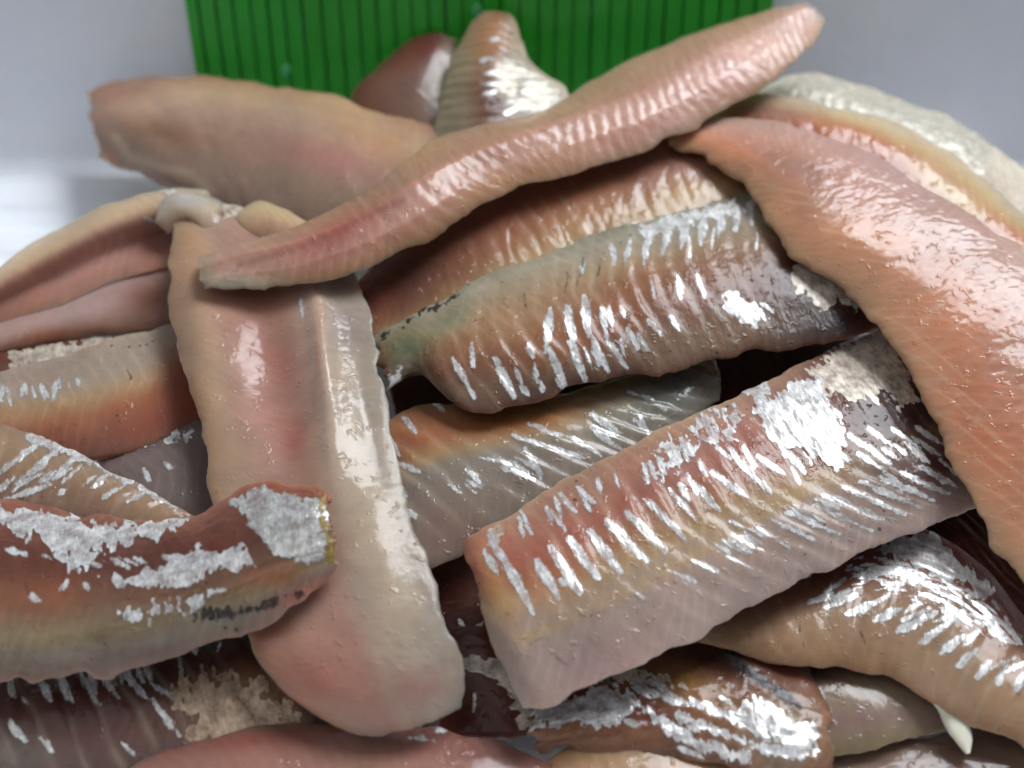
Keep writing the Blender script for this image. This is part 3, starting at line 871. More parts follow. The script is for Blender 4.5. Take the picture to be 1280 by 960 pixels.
L_ = fillet('front middle skin-side fillet with a row of silver dashes and yellow band', [
    R3((577, 682, 2.0), (590, 722, 2.1), (612, 790, 1.95), (652, 884, 1.5)),
    R3((600, 664, 2.15), (622, 715, 2.3), (648, 785, 2.15), (690, 880, 1.55)),
    R3((665, 626, 2.25), (700, 690, 2.45), (728, 765, 2.2), (760, 850, 1.6)),
    R3((750, 577, 2.3), (788, 645, 2.5), (820, 718, 2.2), (858, 803, 1.6)),
    R3((845, 530, 2.35), (888, 600, 2.5), (925, 672, 2.2), (965, 745, 1.6)),
    R3((945, 482, 2.35), (995, 555, 2.5), (1040, 628, 2.2), (1085, 690, 1.6)),
    R3((1050, 432, 2.3), (1110, 505, 2.45), (1160, 578, 2.1), (1210, 640, 1.55)),
    R3((1150, 385, 2.1), (1215, 455, 2.2), (1270, 530, 1.9), (1315, 590, 1.4))],
    [(0, '#c0a08c'), (.10, '#bb8f7c'), (.28, '#b5786a'), (.42, '#b8876c'), (.54, '#c2a684'), (.66, '#baa49a'), (1, '#b8a6a2')], mat=SKIN, seed=11, top=.24, pu=3.0,
    ridge=[(0.40, 0.032, (0.05, 0.7), .5, [(1050, 640, 220, 60, -28), (960, 560, 180, 60, -28)]), (0.46, 0.018, (0.05, 0.6), .5, [(760, 660, 200, 80, -28)])], dots=.7, mott=.14, step=.032,
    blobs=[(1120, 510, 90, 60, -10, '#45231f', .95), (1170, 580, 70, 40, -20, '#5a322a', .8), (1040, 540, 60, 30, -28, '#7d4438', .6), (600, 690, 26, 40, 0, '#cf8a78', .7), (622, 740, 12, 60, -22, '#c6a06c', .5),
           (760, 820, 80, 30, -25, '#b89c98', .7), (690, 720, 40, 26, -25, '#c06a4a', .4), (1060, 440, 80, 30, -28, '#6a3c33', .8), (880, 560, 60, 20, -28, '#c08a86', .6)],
    strokes=[([(650, 800), (740, 760), (830, 715), (920, 665), (1000, 615)], 9, '#c9ac7c', .45)])
flecks(L_, [(614, 672, 666, 766, 15), (606, 690, 622, 718, 14), (670, 700, 698, 748, 18), (688, 684, 724, 740, 20), (712, 674, 748, 722, 18), (738, 664, 776, 716, 18), (758, 652, 808, 700, 15), (784, 642, 832, 690, 14), (812, 628, 858, 676, 10),
            (838, 612, 868, 648, 9), (700, 724, 706, 732, 8), (652, 640, 664, 668, 8), (690, 640, 706, 664, 7), (866, 602, 900, 640, 10), (890, 590, 934, 622, 10), (912, 560, 946, 600, 11), (946, 570, 980, 592, 9), (874, 576, 884, 596, 9), (896, 560, 914, 574, 8),
            (1062, 544, 1114, 580, 9), (1086, 536, 1132, 568, 6), (1116, 536, 1150, 560, 5), (1146, 534, 1184, 560, 6), (984, 566, 1006, 590, 9), (700, 618, 720, 640, 7), (722, 610, 742, 628, 7),
            (946, 600, 964, 616, 6), (990, 586, 1000, 606, 6)], jag=2.2, seed=40)
# strips of silver on the belly band
flecks(L_, [(1010, 628, 1090, 664, 7), (1030, 618, 1110, 652, 8), (1052, 608, 1132, 644, 9), (1076, 602, 1150, 634, 9), (1100, 596, 1168, 626, 10), (1126, 590, 1186, 618, 9), (1150, 584, 1198, 610, 9), (984, 640, 1050, 668, 7), (966, 650, 1020, 676, 7), (946, 662, 986, 684, 6), (912, 676, 940, 692, 6), (1176, 576, 1206, 600, 7)], jag=2.6, seed=70, fs=(5, 8))
patch(L_, [(928, 488), (950, 478), (962, 500), (982, 485), (1000, 470), (1026, 475), (1040, 500), (1058, 530), (1046, 545), (1064, 575), (1052, 588), (1020, 572), (1004, 552), (980, 560), (958, 548), (950, 520)], SILVER, 7, 7)
patch(L_, [(1010, 462), (1034, 452), (1044, 436), (1066, 430), (1080, 418), (1110, 414), (1130, 455), (1148, 500), (1128, 508), (1100, 492), (1070, 500), (1040, 492), (1028, 476)], PALE, 8, 8)
patch(L_, [(820, 566), (845, 540), (880, 520), (915, 505), (930, 520), (915, 545), (880, 556), (850, 580), (830, 600)], SILVER, 6, 9, holes=.42)
patch(L_, [(610, 664), (622, 655), (632, 662), (628, 680), (612, 684)], PALE, 3, 10)

# --- long twisted strip over the top
B_ = fillet('long twisted pink strip fillet lying across the top of heap', [
    R3((246, 322, 2.85), (250, 336, 3.0), (253, 350, 3.0), (258, 363, 2.9)),
    R3((300, 304, 2.95), (302, 320, 3.15), (306, 342, 3.10), (312, 361, 2.95)),
    R3((360, 288, 3.05), (365, 305, 3.3), (372, 332, 3.20), (382, 357, 3.0)),
    R3((440, 250, 3.15), (448, 274, 3.45), (455, 304, 3.35), (464, 330, 3.1)),
    R3((508, 200, 3.2), (520, 230, 3.6), (532, 264, 3.45), (550, 289, 3.15)),
    R3((565, 165, 3.15), (588, 192, 3.6), (608, 218, 3.45), (640, 237, 3.25)),
    R3((675, 140, 3.1), (692, 156, 3.6), (714, 182, 3.5), (745, 210, 3.25)),
    R3((765, 86, 3.15), (790, 120, 3.65), (815, 144, 3.58), (850, 168, 3.3)),
    R3((870, 42, 3.2), (892, 68, 3.65), (918, 89, 3.62), (955, 108, 3.4)),
    R3((955, 14, 3.3), (970, 28, 3.6), (990, 44, 3.55), (1012, 62, 3.4)),
    R3((1005, 3, 3.4), (1014, 8, 3.55), (1026, 18, 3.45), (1036, 30, 3.3))],
    [(0, '#c4a28c'), (.3, '#c39c8a'), (.5, '#d0aa9c'), (.75, '#d4aa98'), (.9, '#cda58a'), (1, '#c29a80')], seed=12, top=.08, bot=.22, p=3.2, pu=6, flat=0.95, lin=0.8, sept=.15,
    ridge=[(0.24, 0.026, (-.6, -.6), .95, [(870, 120, 110, 45, -33), (980, 50, 90, 40, -33), (760, 175, 60, 40, -30)]), (0.30, 0.012, 0.3, .95, [(540, 270, 120, 60, -35)])],
    fib=[(0.008, 6, 2.0, None), (0.012, 12, 8, [(900, 100, 160, 30, -33)])], jag=.04,
    blobs=[(420, 290, 80, 26, -30, '#b5796e', .8), (600, 195, 60, 30, -30, '#bd8a78', .5), (965, 55, 120, 24, -35, '#e6c3bd', .85), (860, 130, 90, 26, -33, '#e2bcb2', .8), (760, 175, 80, 22, -25, '#dcb2a4', .6), (300, 354, 60, 9, 0, '#e2d8c6', .9), (252, 338, 12, 16, 0, '#a8a08c', .7),  # palest blobs: fat lines with their wet highlight painted into the front face
           (700, 130, 120, 12, -25, '#bfa083', .6), (640, 225, 60, 10, -15, '#d3a079', .6), (520, 195, 36, 10, -30, '#c9a57e', .7)],
    strokes=[([(300, 334), (370, 312), (430, 285), (500, 250)], 5, '#9b655d', .4)])

# --- upper left
T2 = fillet('flaky white skin strip with dark crack on the left side of heap', [
    R3((-50, 428, 1.5), (-50, 452, 1.6), (-50, 485, 1.4)), R3((60, 420, 1.6), (65, 445, 1.7), (70, 475, 1.5)), R3((140, 402, 1.65), (145, 425, 1.75), (150, 455, 1.5)), R3((225, 392, 1.6), (228, 412, 1.7), (232, 440, 1.5))],
    [(0, '#7a4334'), (.4, '#8a5344'), (1, '#8a6a5c')], mat=SKIN, seed=14, top=.15)
patch(T2, [(10, 440), (60, 428), (120, 430), (170, 428), (130, 440), (110, 455), (60, 462), (20, 462)], PALE, 6, 1)
patch(T2, [(85, 425), (120, 412), (160, 408), (200, 410), (150, 424), (110, 428)], PALE, 5, 2)
T_ = fillet('thin pinkish flesh flap under the pale-rimmed fillet on the left', [
    R3((-50, 425, 1.6), (-50, 440, 1.7), (-50, 452, 1.5)), R3((50, 382, 1.8), (60, 408, 1.9), (70, 430, 1.6)), R3((150, 345, 1.9), (160, 382, 2.0), (170, 416, 1.7)), R3((228, 322, 1.9), (230, 365, 2.0), (235, 405, 1.7))],
    [(0, '#ccaaa6'), (.5, '#c9aea8'), (1, '#a87862')], seed=15, top=.15, blobs=[(190, 375, 40, 30, -30, '#855542', .8), (60, 420, 50, 12, -10, '#b97d60', .7)])
S_ = fillet('fillet with pale yellow rim and pink hollow, upper left side of heap', [
    R3((-50, 368, 1.8), (-50, 385, 1.9), (-50, 402, 1.7), (-50, 420, 1.6)), R3((40, 306, 2.2), (46, 328, 2.25), (54, 356, 1.85), (62, 386, 1.9)),
    R3((120, 262, 2.4), (124, 288, 2.4), (132, 320, 1.95), (142, 352, 2.0)), R3((195, 238, 2.45), (202, 262, 2.4), (210, 296, 1.9), (218, 334, 2.05)), R3((262, 238, 2.3), (266, 258, 2.3), (272, 285, 2.1), (280, 320, 2.0))],
    [(0, '#dccab0'), (.26, '#dcc2a6'), (.42, '#cda598'), (.8, '#c99c94'), (1, '#c09080')], seed=16, top=.14, pu=2.6, flat=1.0,
    blobs=[(20, 385, 50, 18, -25, '#c08a70', .5), (195, 305, 34, 26, -20, '#ac7468', .6), (220, 245, 30, 12, 10, '#cfc2b4', .7)])  # middle blob paints the shadow at the hollow's right end
flecks(S_, [(205, 240, 240, 246, 9), (182, 272, 196, 278, 7)], jag=2, seed=1)

R_ = fillet('grey and orange fillet with yellow line, left of the wide flesh-side fillet', [
    R3((-60, 480, 1.7), (-60, 520, 1.9), (-60, 575, 1.6)), R3((55, 452, 1.8), (60, 510, 2.0), (70, 580, 1.6)), R3((140, 426, 1.85), (145, 490, 2.05), (155, 570, 1.65)), R3((220, 405, 1.8), (230, 460, 2.0), (240, 535, 1.65)), R3((290, 390, 1.7), (300, 440, 1.8), (310, 500, 1.5))],
    [(0, '#ada094'), (.35, '#b5a699'), (.50, '#c0a486'), (.64, '#b47c5e'), (.85, '#a0604c'), (1, '#94604e')], mat=SKIN, seed=17, top=.24, dots=.8, mott=.14,
    blobs=[(40, 480, 60, 24, -12, '#b5a093', .8), (20, 520, 50, 16, -8, '#bd9d7e', .6), (225, 470, 24, 40, 0, '#9c4f40', .7)])
flecks(R_, [(30, 482, 26, 496, 8), (52, 482, 60, 496, 8), (70, 478, 66, 500, 9), (4, 484, 0, 500, 7)], jag=2, seed=3)
Y_ = fillet('small translucent grey jelly-like scrap beside the wide flesh-side fillet', [
    R3((120, 575, 1.6), (140, 608, 1.7), (165, 650, 1.5)), R3((190, 545, 1.7), (210, 590, 1.85), (232, 650, 1.6)), R3((250, 505, 1.7), (265, 565, 1.8), (280, 640, 1.6))],
    [(0, '#8b6a68'), (.3, '#958682'), (1, '#8f7e78')], seed=18, top=.2)
patch(Y_, [(140, 560), (165, 535), (200, 515), (236, 505), (238, 548), (200, 555), (160, 568)], SILVER, 5, 4, holes=.5)
flecks(Y_, [(180, 586, 186, 600, 8), (205, 578, 216, 586, 7)], jag=2, seed=5)
Q_ = fillet('translucent fillet with bright silver upper streaks at the left frame edge', [
    R3((-60, 505, 1.9), (-60, 565, 2.15), (-60, 650, 1.8)), R3((40, 545, 2.05), (42, 595, 2.2), (45, 665, 1.8)), R3((130, 585, 2.05), (126, 622, 2.15), (124, 680, 1.8)), R3((200, 620, 1.95), (194, 648, 2.05), (190, 692, 1.8)), R3((245, 645, 1.9), (240, 662, 1.95), (236, 690, 1.8))],
    [(0, '#b09a88'), (.4, '#b3957c'), (.8, '#a07f6c'), (1, '#8c5f4c')], seed=19, top=.22, ridge=[(0.42, 0.03, (-.6, -.6), 0., None)], jag=.04)
flecks(Q_, [(0, 590, 52, 552, 10), (22, 606, 74, 560, 13), (68, 598, 100, 566, 12), (0, 628, 62, 606, 10), (74, 618, 82, 612, 8)], jag=2.6, seed=6)
skin(Q_, ('l', [(40, 548), (80, 560), (120, 578), (162, 600)], 10), SILVER, 'silver_patch', 3, seed=8)  # edge highlight laid on as a bright silver strip
skin(Q_, ('l', [(176, 608), (200, 622), (220, 636)], 5), SILVER, 'silver_patch', 3, seed=9, holes=.3)  # the same painted edge highlight, running on thinner

# --- the wide flesh-side fillet
O_ = fillet('wide translucent pink flesh-side fillet hanging down the left half of heap', [
    R3((226, 250, 2.35), (290, 258, 2.50), (360, 272, 2.60), (425, 300, 2.50)),
    R3((216, 300, 2.40), (285, 305, 2.65), (365, 312, 2.70), (440, 330, 2.60)),
    R3((212, 370, 2.40), (288, 372, 2.65), (375, 372, 2.75), (460, 385, 2.65)),
    R3((226, 450, 2.35), (305, 450, 2.60), (390, 450, 2.75), (474, 455, 2.65)),
    R3((250, 535, 2.25), (325, 535, 2.50), (408, 532, 2.70), (487, 530, 2.60)),
    R3((264, 615, 2.15), (345, 615, 2.35), (424, 610, 2.60), (503, 610, 2.50)),
    R3((284, 710, 2.00), (370, 708, 2.25), (448, 702, 2.50), (530, 692, 2.40)),
    R3((312, 800, 1.75), (400, 800, 2.05), (475, 792, 2.30), (562, 785, 2.20)),
    R3((352, 862, 1.45), (425, 868, 1.80), (500, 856, 2.00), (580, 838, 1.90)),
    R3((425, 912, 1.20), (475, 920, 1.40), (525, 912, 1.55), (576, 886, 1.45))],
    [(0, '#c4a48c'), (.14, '#c8ae9a'), (.35, '#c8a496'), (.5, '#c69e90'), (.62, '#cab2a4'), (.8, '#cfc2b4'), (1, '#c8beb4')], seed=20, sept=.05, top=.20, p=2.8, pu=3.0, lump=.05,
    dents=[(340, 450, 40, 105, -8, -0.26), (368, 545, 20, 36, 20, -0.08), (404, 450, 13, 120, -6, .12), (470, 700, 26, 120, -14, .04), (330, 730, 30, 80, -15, -.08), (250, 430, 24, 140, -6, .10), (440, 420, 22, 60, -10, -.05), (530, 800, 30, 30, 0, -.05), (425, 560, 30, 60, 10, .08), (300, 600, 40, 50, 0, .06), (455, 500, 14, 60, -8, -.05)], dots=.0,
    fib=[(0.012, 8, 6, [(430, 395, 34, 50, -15), (505, 830, 50, 36, 0)])],
    blobs=[(335, 440, 52, 110, -8, '#be8a7e', .6), (365, 545, 24, 34, 20, '#b87a6c', .6), (310, 360, 70, 30, 0, '#b78074', .6), (430, 400, 30, 60, 0, '#b3a39c', .8), (480, 700, 40, 140, -12, '#cbb8a4', .7),
           (390, 850, 50, 60, 30, '#c98f80', .75), (330, 770, 40, 60, -15, '#c98a7c', .7), (520, 860, 50, 30, -10, '#c09a90', .7), (260, 480, 20, 120, -10, '#c7a98c', .5), (440, 600, 30, 90, -8, '#cdbba8', .5), (240, 300, 20, 60, 0, '#c7a184', .6)],
    strokes=[([(400, 380), (398, 460), (392, 530), (388, 600)], 4, '#caa183', .5), ([(455, 470), (470, 560), (500, 650), (540, 760)], 6, '#b9aca2', .5), ([(385, 740), (410, 790), (430, 850)], 4, '#d3a38f', .4)])
flecks(O_, [(376, 372, 378, 398, 7)], jag=2, seed=2)
patch(O_, [(226, 258), (250, 245), (290, 252), (320, 262), (300, 275), (262, 268), (240, 276)], PALE, 5, 3, holes=.3)

# --- rolled fillet in front of it
P_ = fillet('rolled reddish-brown fillet with silver cut end, pointing at the wide flesh-side fillet', [
    R3((-70, 612, 2.0), (-70, 680, 2.4), (-70, 770, 2.2), (-70, 862, 1.5)), R3((40, 628, 2.05), (40, 690, 2.45), (40, 772, 2.25), (40, 852, 1.55)),
    R3((150, 652, 2.2), (150, 702, 2.5), (150, 766, 2.35), (150, 838, 1.6)), R3((240, 646, 2.45), (245, 695, 2.7), (250, 748, 2.5), (256, 803, 1.8)),
    R3((318, 608, 2.75), (328, 655, 2.95), (334, 712, 2.7), (340, 772, 2.05)), R3((384, 612, 2.95), (392, 648, 3.05), (396, 692, 2.8), (394, 738, 2.25)),
    R3((414, 622, 2.9), (420, 650, 3.0), (423, 680, 2.8), (418, 708, 2.4))],
    [(0, '#a97060'), (.2, '#8c6054'), (.45, '#80564a'), (.62, '#967058'), (.76, '#a8967c'), (.86, '#a0948a'), (1, '#968278')], mat=SKIN, seed=21, top=.24, flat=.5, jag=.06, pu=9.0, dots=.8, mott=.18,
    fib=[(0.012, 1.5, 9, None)],
    blobs=[(60, 740, 80, 24, 0, '#a86e56', .6), (60, 800, 100, 12, -4, '#ab9874', .5), (240, 690, 70, 24, -8, '#7a463a', .6), (380, 740, 50, 14, -25, '#c0897a', .8), (340, 720, 40, 14, -10, '#aa6a4c', .6), (330, 640, 26, 26, 0, '#9c4f3f', .6), (200, 820, 120, 12, -8, '#94807a', .6)])
patch(P_, [(-10, 655), (-10, 632), (40, 640), (110, 652), (180, 655), (235, 648), (215, 665), (160, 684), (120, 690), (80, 700), (40, 672)], SILVER, 8, 1)
patch(P_, [(70, 690), (120, 692), (112, 710), (90, 712)], SILVER, 5, 2)
patch(P_, [(124, 720), (170, 724), (210, 705), (250, 684), (270, 692), (320, 688), (322, 710), (290, 712), (262, 706), (240, 722), (190, 734), (150, 732)], SILVER, 6, 3)
patch(P_, [(155, 770), (185, 755), (215, 745), (235, 742), (262, 744), (240, 764), (200, 772), (165, 780)], SILVER, 6, 4, holes=.42)
patch(P_, [(288, 626), (320, 610), (355, 620), (385, 622), (405, 630), (408, 668), (404, 698), (372, 702), (340, 694), (318, 664)], GREY, 5, 5)
skin(P_, ('l', [(406, 622), (404, 650), (412, 680), (414, 700)], 2), silver_material('yellow_fat', (0.40, 0.28, 0.06), 0.0, .35), 'fat_line', 5, seed=4, lift=.012, holes=.25)
skin(P_, ('l', [(245, 768), (290, 768), (330, 756), (372, 742)], 8), DARKM, 'membrane', 6, seed=5, holes=.3)
flecks(P_, [(40, 745, 50, 752, 14), (75, 738, 84, 726, 9), (106, 730, 112, 736, 12), (262, 740, 280, 738, 7), (95, 702, 104, 698, 8)], jag=3, seed=9)

# --- lower left and the bottom
U_ = fillet('dark purplish fillet with white ragged stripes at the lower left corner', [
    R3((-70, 835, .9), (-70, 890, 1.1), (-70, 965, .7)), R3((60, 835, .95), (60, 890, 1.2), (60, 970, .8)), R3((180, 815, 1.0), (185, 872, 1.25), (190, 955, .85)), R3((300, 785, 1.0), (310, 845, 1.2), (320, 925, .9)), R3((400, 790, .9), (415, 850, 1.0), (430, 915, .8))],
    [(0, '#5a342f'), (.4, '#6d453f'), (.75, '#7c5a54'), (1, '#7c6a66')], mat=SKIN, seed=22, top=.25, ridge=[(0.46, 0.03, (.4, .4), 0, None)], dots=.4,
    blobs=[(300, 870, 70, 40, -10, '#b8946f', .5), (20, 945, 50, 26, 0, '#8a8480', .7)])
flecks(U_, [(12, 850, 18, 872, 9), (50, 850, 64, 876, 14), (76, 850, 92, 878, 9), (104, 848, 124, 882, 11), (130, 845, 148, 872, 12), (156, 842, 182, 872, 14), (180, 832, 190, 850, 10), (30, 872, 34, 880, 8), (14, 905, 30, 925, 16), (50, 922, 66, 940, 8), (152, 928, 168, 944, 8), (190, 874, 224, 920, 10), (192, 856, 222, 876, 10), (240, 810, 246, 818, 9), (272, 814, 276, 804, 7)], jag=3, seed=12)
patch(U_, [(215, 858), (222, 842), (240, 852), (252, 838), (270, 848), (290, 840), (300, 850), (325, 845), (335, 868), (352, 872), (375, 890), (385, 905), (340, 915), (300, 920), (245, 935), (230, 920), (236, 896), (218, 884)], TAN, 9, 6, holes=.10)
V_ = fillet('blurred pink flesh fillet along the bottom edge of the heap', [
    R3((110, 985, .8), (115, 1020, .9), (120, 1060, .7)), R3((220, 932, 1.0), (228, 985, 1.1), (235, 1050, .8)), R3((340, 908, 1.05), (345, 970, 1.15), (350, 1045, .8)), R3((470, 908, 1.05), (470, 970, 1.15), (470, 1045, .8)), R3((590, 920, 1.0), (585, 980, 1.1), (580, 1045, .8)), R3((690, 955, .9), (685, 1000, .95), (680, 1050, .7))],
    [(0, '#a87870'), (.3, '#b4887c'), (.6, '#ba9486'), (1, '#b89486')], seed=23, top=.25, blobs=[(330, 925, 100, 10, -4, '#a8665a', .5), (600, 945, 60, 16, 10, '#96645c', .6)])
flecks(V_, [(512, 922, 540, 926, 9), (548, 914, 562, 906, 8)], jag=3, seed=2)
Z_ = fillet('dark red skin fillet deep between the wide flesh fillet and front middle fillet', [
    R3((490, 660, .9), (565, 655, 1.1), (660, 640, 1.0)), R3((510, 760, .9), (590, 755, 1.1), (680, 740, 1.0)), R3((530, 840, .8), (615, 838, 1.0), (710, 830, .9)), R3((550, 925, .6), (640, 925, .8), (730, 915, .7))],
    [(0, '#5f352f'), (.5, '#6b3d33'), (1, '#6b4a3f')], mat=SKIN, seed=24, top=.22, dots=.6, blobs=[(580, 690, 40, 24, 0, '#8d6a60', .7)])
patch(Z_, [(570, 826), (600, 824), (634, 822), (660, 850), (668, 900), (652, 912), (640, 880), (622, 850), (600, 838), (575, 836)], PALE, 5, 3)
flecks(Z_, [(594, 866, 592, 890, 6), (575, 776, 580, 782, 6), (596, 782, 604, 778, 6)], jag=2, seed=5)
X_ = fillet('cream-coloured flesh fillet peeking out at the bottom edge in the middle', [
    R3((645, 975, .75), (650, 1000, .8), (655, 1040, .6)), R3((730, 930, .85), (735, 975, .95), (740, 1040, .7)), R3((830, 925, .85), (835, 975, .95), (840, 1040, .7)), R3((930, 960, .75), (935, 1000, .8), (940, 1040, .6))],
    [(0, '#b9926f'), (.5, '#c6a586'), (1, '#c0987a')], seed=25, top=.2)
N_ = fillet('crumpled fillet with silver strings and dark red flesh at the bottom', [
    R3((660, 895, .95), (666, 915, 1.0), (672, 938, .85)), R3((740, 812, .75), (752, 880, 1.05), (765, 948, .9)), R3((850, 760, .65), (865, 860, 1.05), (880, 955, .95)), R3((945, 765, .6), (955, 875, 1.05), (962, 985, .95)), R3((1005, 800, .6), (1015, 890, 1.0), (1020, 985, .9)), R3((1034, 850, .6), (1038, 905, .9), (1038, 965, .8))],
    [(0, '#4b2a26'), (.3, '#7a4a3c'), (.6, '#a0765a'), (1, '#8f6a58')], mat=SKIN, seed=26, top=.22, lump=.06, flat=1.0, jag=.07, fib=[(0.02, 3, 5, None)], mott=.2,
    blobs=[(850, 850, 60, 20, 20, '#b08a55', .6), (900, 830, 60, 16, 20, '#45231f', .8), (980, 920, 40, 40, 0, '#b5aa9c', .7), (800, 890, 50, 20, 10, '#7a3c33', .7)])  # darkest blob paints in the shadow under the overlying fillets
patch(N_, [(662, 882), (700, 872), (740, 862), (790, 868), (790, 888), (760, 902), (720, 905), (680, 902), (660, 905)], SILVER, 6, 3)
patch(N_, [(736, 828), (775, 838), (830, 846), (860, 858), (830, 862), (790, 856), (750, 846)], PALE, 5, 4, holes=.3)
skin(N_, ('l', [(795, 878), (830, 905), (870, 930), (930, 948)], 12), SILVER, 'silver_patch', 5, seed=6)
skin(N_, ('l', [(850, 895), (900, 915), (950, 935), (1000, 945)], 9), SILVER, 'silver_patch', 4, seed=7)
skin(N_, ('l', [(880, 880), (920, 900), (960, 925)], 6), SILVER, 'silver_patch', 4, seed=8)
patch(N_, [(922, 890), (940, 876), (960, 874), (985, 892), (1020, 905), (1024, 940), (1000, 950), (975, 930), (945, 910)], SILVER, 7, 9, holes=.15)
flecks(N_, [(820, 868, 850, 880, 7), (860, 908, 874, 914, 8), (800, 850, 830, 858, 7), (780, 900, 800, 906, 9), (900, 872, 918, 882, 8), (850, 935, 880, 948, 8)], jag=3, seed=14)
W_ = fillet('greyish brown fillet lying flat at the lower right corner', [
    R3((960, 985, .5), (970, 1010, .6), (980, 1050, .5)), R3((1060, 945, .55), (1070, 990, .7), (1080, 1050, .6)), R3((1180, 918, .6), (1190, 975, .75), (1200, 1050, .6)), R3((1300, 900, .6), (1310, 965, .75), (1320, 1050, .6)), R3((1420, 900, .5), (1420, 960, .6), (1420, 1030, .5))],
    [(0, '#8f7468'), (.5, '#957b6e'), (1, '#957b6e')], seed=27, top=.2, fib=[(0.01, 2, 8, None)])
N3 = fillet('small grey-cream belly strip beside the dangling pale nub', [
    R3((975, 845, .85), (985, 885, .95), (1000, 960, .7)), R3((1060, 825, .9), (1075, 880, 1.0), (1092, 938, .8)), R3((1130, 835, .85), (1140, 878, .95), (1150, 922, .75)), R3((1200, 850, .7), (1205, 880, .8), (1212, 912, .65))],
    [(0, '#7a5a4c'), (.4, '#b09c88'), (.7, '#a98f86'), (1, '#a89a7c')], seed=28, top=.16, blobs=[(1000, 840, 60, 20, 10, '#4a2a25', .8)])  # dark blob is painted shadow below the ridged fillet's edge
N2 = fillet('dark brown ribbed skin piece showing below the large orange fillet', [
    R3((1090, 640, .95), (1140, 620, 1.1), (1210, 590, 1.0)), R3((1150, 690, .95), (1200, 660, 1.15), (1270, 620, 1.0)), R3((1220, 770, .95), (1260, 730, 1.1), (1340, 690, .9)), R3((1300, 850, .85), (1340, 800, 1.0), (1420, 760, .8))],
    [(0, '#6b4136'), (.5, '#5a322b'), (1, '#4f2a25')], mat=SKIN, seed=29, top=.2, fib=[(0.03, 1.2, 9, None)])
M_ = fillet('skin-side fillet with silvery overlapping ridges in the lower right of heap', [
    R3((850, 770, .95), (862, 785, 1.1), (872, 798, 1.05), (880, 806, .95)), R3((960, 715, 1.05), (968, 755, 1.3), (976, 795, 1.35), (986, 836, 1.05)),
    R3((1050, 675, 1.1), (1056, 725, 1.4), (1064, 780, 1.45), (1075, 838, 1.1)), R3((1140, 655, 1.15), (1142, 720, 1.5), (1146, 790, 1.5), (1150, 868, 1.1)),
    R3((1222, 705, 1.2), (1220, 765, 1.5), (1214, 830, 1.5), (1205, 902, 1.05)), R3((1290, 785, 1.15), (1285, 830, 1.4), (1280, 880, 1.35), (1268, 930, 1.0)),
    R3((1370, 860, 1.0), (1362, 900, 1.2), (1350, 940, 1.2), (1340, 975, .9))],
    [(0, '#7a453c'), (.2, '#8a5248'), (.4, '#a37a66'), (.6, '#b99a80'), (.85, '#b8977a'), (1, '#a88468')], mat=SKIN, seed=30, top=.24, pu=3.0,
    ridge=[(0.42, 0.050, (-.45, -.45), .4, [(1130, 780, 140, 50, 28), (1240, 840, 80, 60, 40)]), (0.40, .02, .3, .9, [(960, 790, 80, 40, 0)])],
    fib=[(0.03, 1.5, 9, [(1170, 720, 90, 40, 40)])], dots=.3,
    blobs=[(1060, 715, 60, 20, -25, '#8a4a3c', .7), (940, 790, 60, 30, 10, '#b08a6c', .6), (1180, 860, 60, 30, 40, '#bfa58c', .6)])
# ridges of silver on its back
flecks(M_, [(1032, 760, 1070, 744, 13), (1060, 768, 1098, 752, 14), (1094, 776, 1128, 760, 15), (1122, 790, 1156, 772, 15), (1150, 804, 1180, 782, 15), (1174, 818, 1204, 796, 15), (1198, 832, 1222, 810, 14), (1222, 846, 1240, 824, 14), (1246, 856, 1258, 832, 13), (1268, 866, 1280, 842, 13), (1012, 754, 1040, 742, 9)], jag=2.6, seed=50, fs=(4, 9))
patch(M_, [(1100, 686), (1130, 674), (1170, 668), (1188, 690), (1215, 715), (1240, 740), (1228, 746), (1196, 728), (1160, 712), (1120, 700)], SILVER, 5, 4)
skin(M_, ('l', [(1080, 706), (1130, 716), (1180, 738), (1230, 766), (1270, 800)], 12), SILVER, 'silver_patch', 6, seed=5, holes=.4, fs=(3, 12))
skin(M_, ('l', [(1070, 722), (1130, 735), (1190, 764), (1250, 800)], 14), SILVER, 'silver_patch', 6, seed=6, holes=.45, fs=(3, 12))
flecks(M_, [(1008, 722, 1014, 716, 8), (1040, 702, 1052, 696, 8), (1058, 712, 1064, 706, 6), (1256, 772, 1268, 800, 8), (1240, 750, 1250, 764, 7)], jag=2, seed=61)

# the little pale nub dangling from the belly edge of that fillet
def tube(f, pts, rad, mat, name):
    C = np.array([unproj(x, y, h) for (x, y, h) in pts]); n, ns = 40, 18
    t = np.linspace(0, 1, n); P = catmull(C, t); r = np.interp(t, np.linspace(0, 1, len(rad)), rad)
    V, F = [], []
    for i in range(n):
        d = P[min(i + 1, n - 1)] - P[max(i - 1, 0)]; d /= np.linalg.norm(d)
        a = np.cross(d, [0, 0, 1.]); a /= np.linalg.norm(a); b = np.cross(d, a)
        for j in range(ns):
            w = 2 * math.pi * j / ns
            rr = r[i] * (1 + .08 * math.sin(3 * w + i * .3))
            V.append(P[i] + rr * (math.cos(w) * a + .7 * math.sin(w) * b))
    for i in range(n - 1):
        for j in range(ns): F.append([i * ns + j, i * ns + (j + 1) % ns, (i + 1) * ns + (j + 1) % ns, (i + 1) * ns + j])
    F.append(list(range(ns))); F.append(list(range((n - 1) * ns, n * ns))[::-1])
    return mesh_obj(name, V, F, mat, parent=f.o)
nubm, nnt, nb_ = new_mat('pale_fat')
nb_.inputs['Base Color'].default_value = (0.74, 0.70, 0.56, 1); nb_.inputs['Roughness'].default_value = .25
nb_.inputs['Subsurface Weight'].default_value = .4; nb_.inputs['Subsurface Scale'].default_value = .002
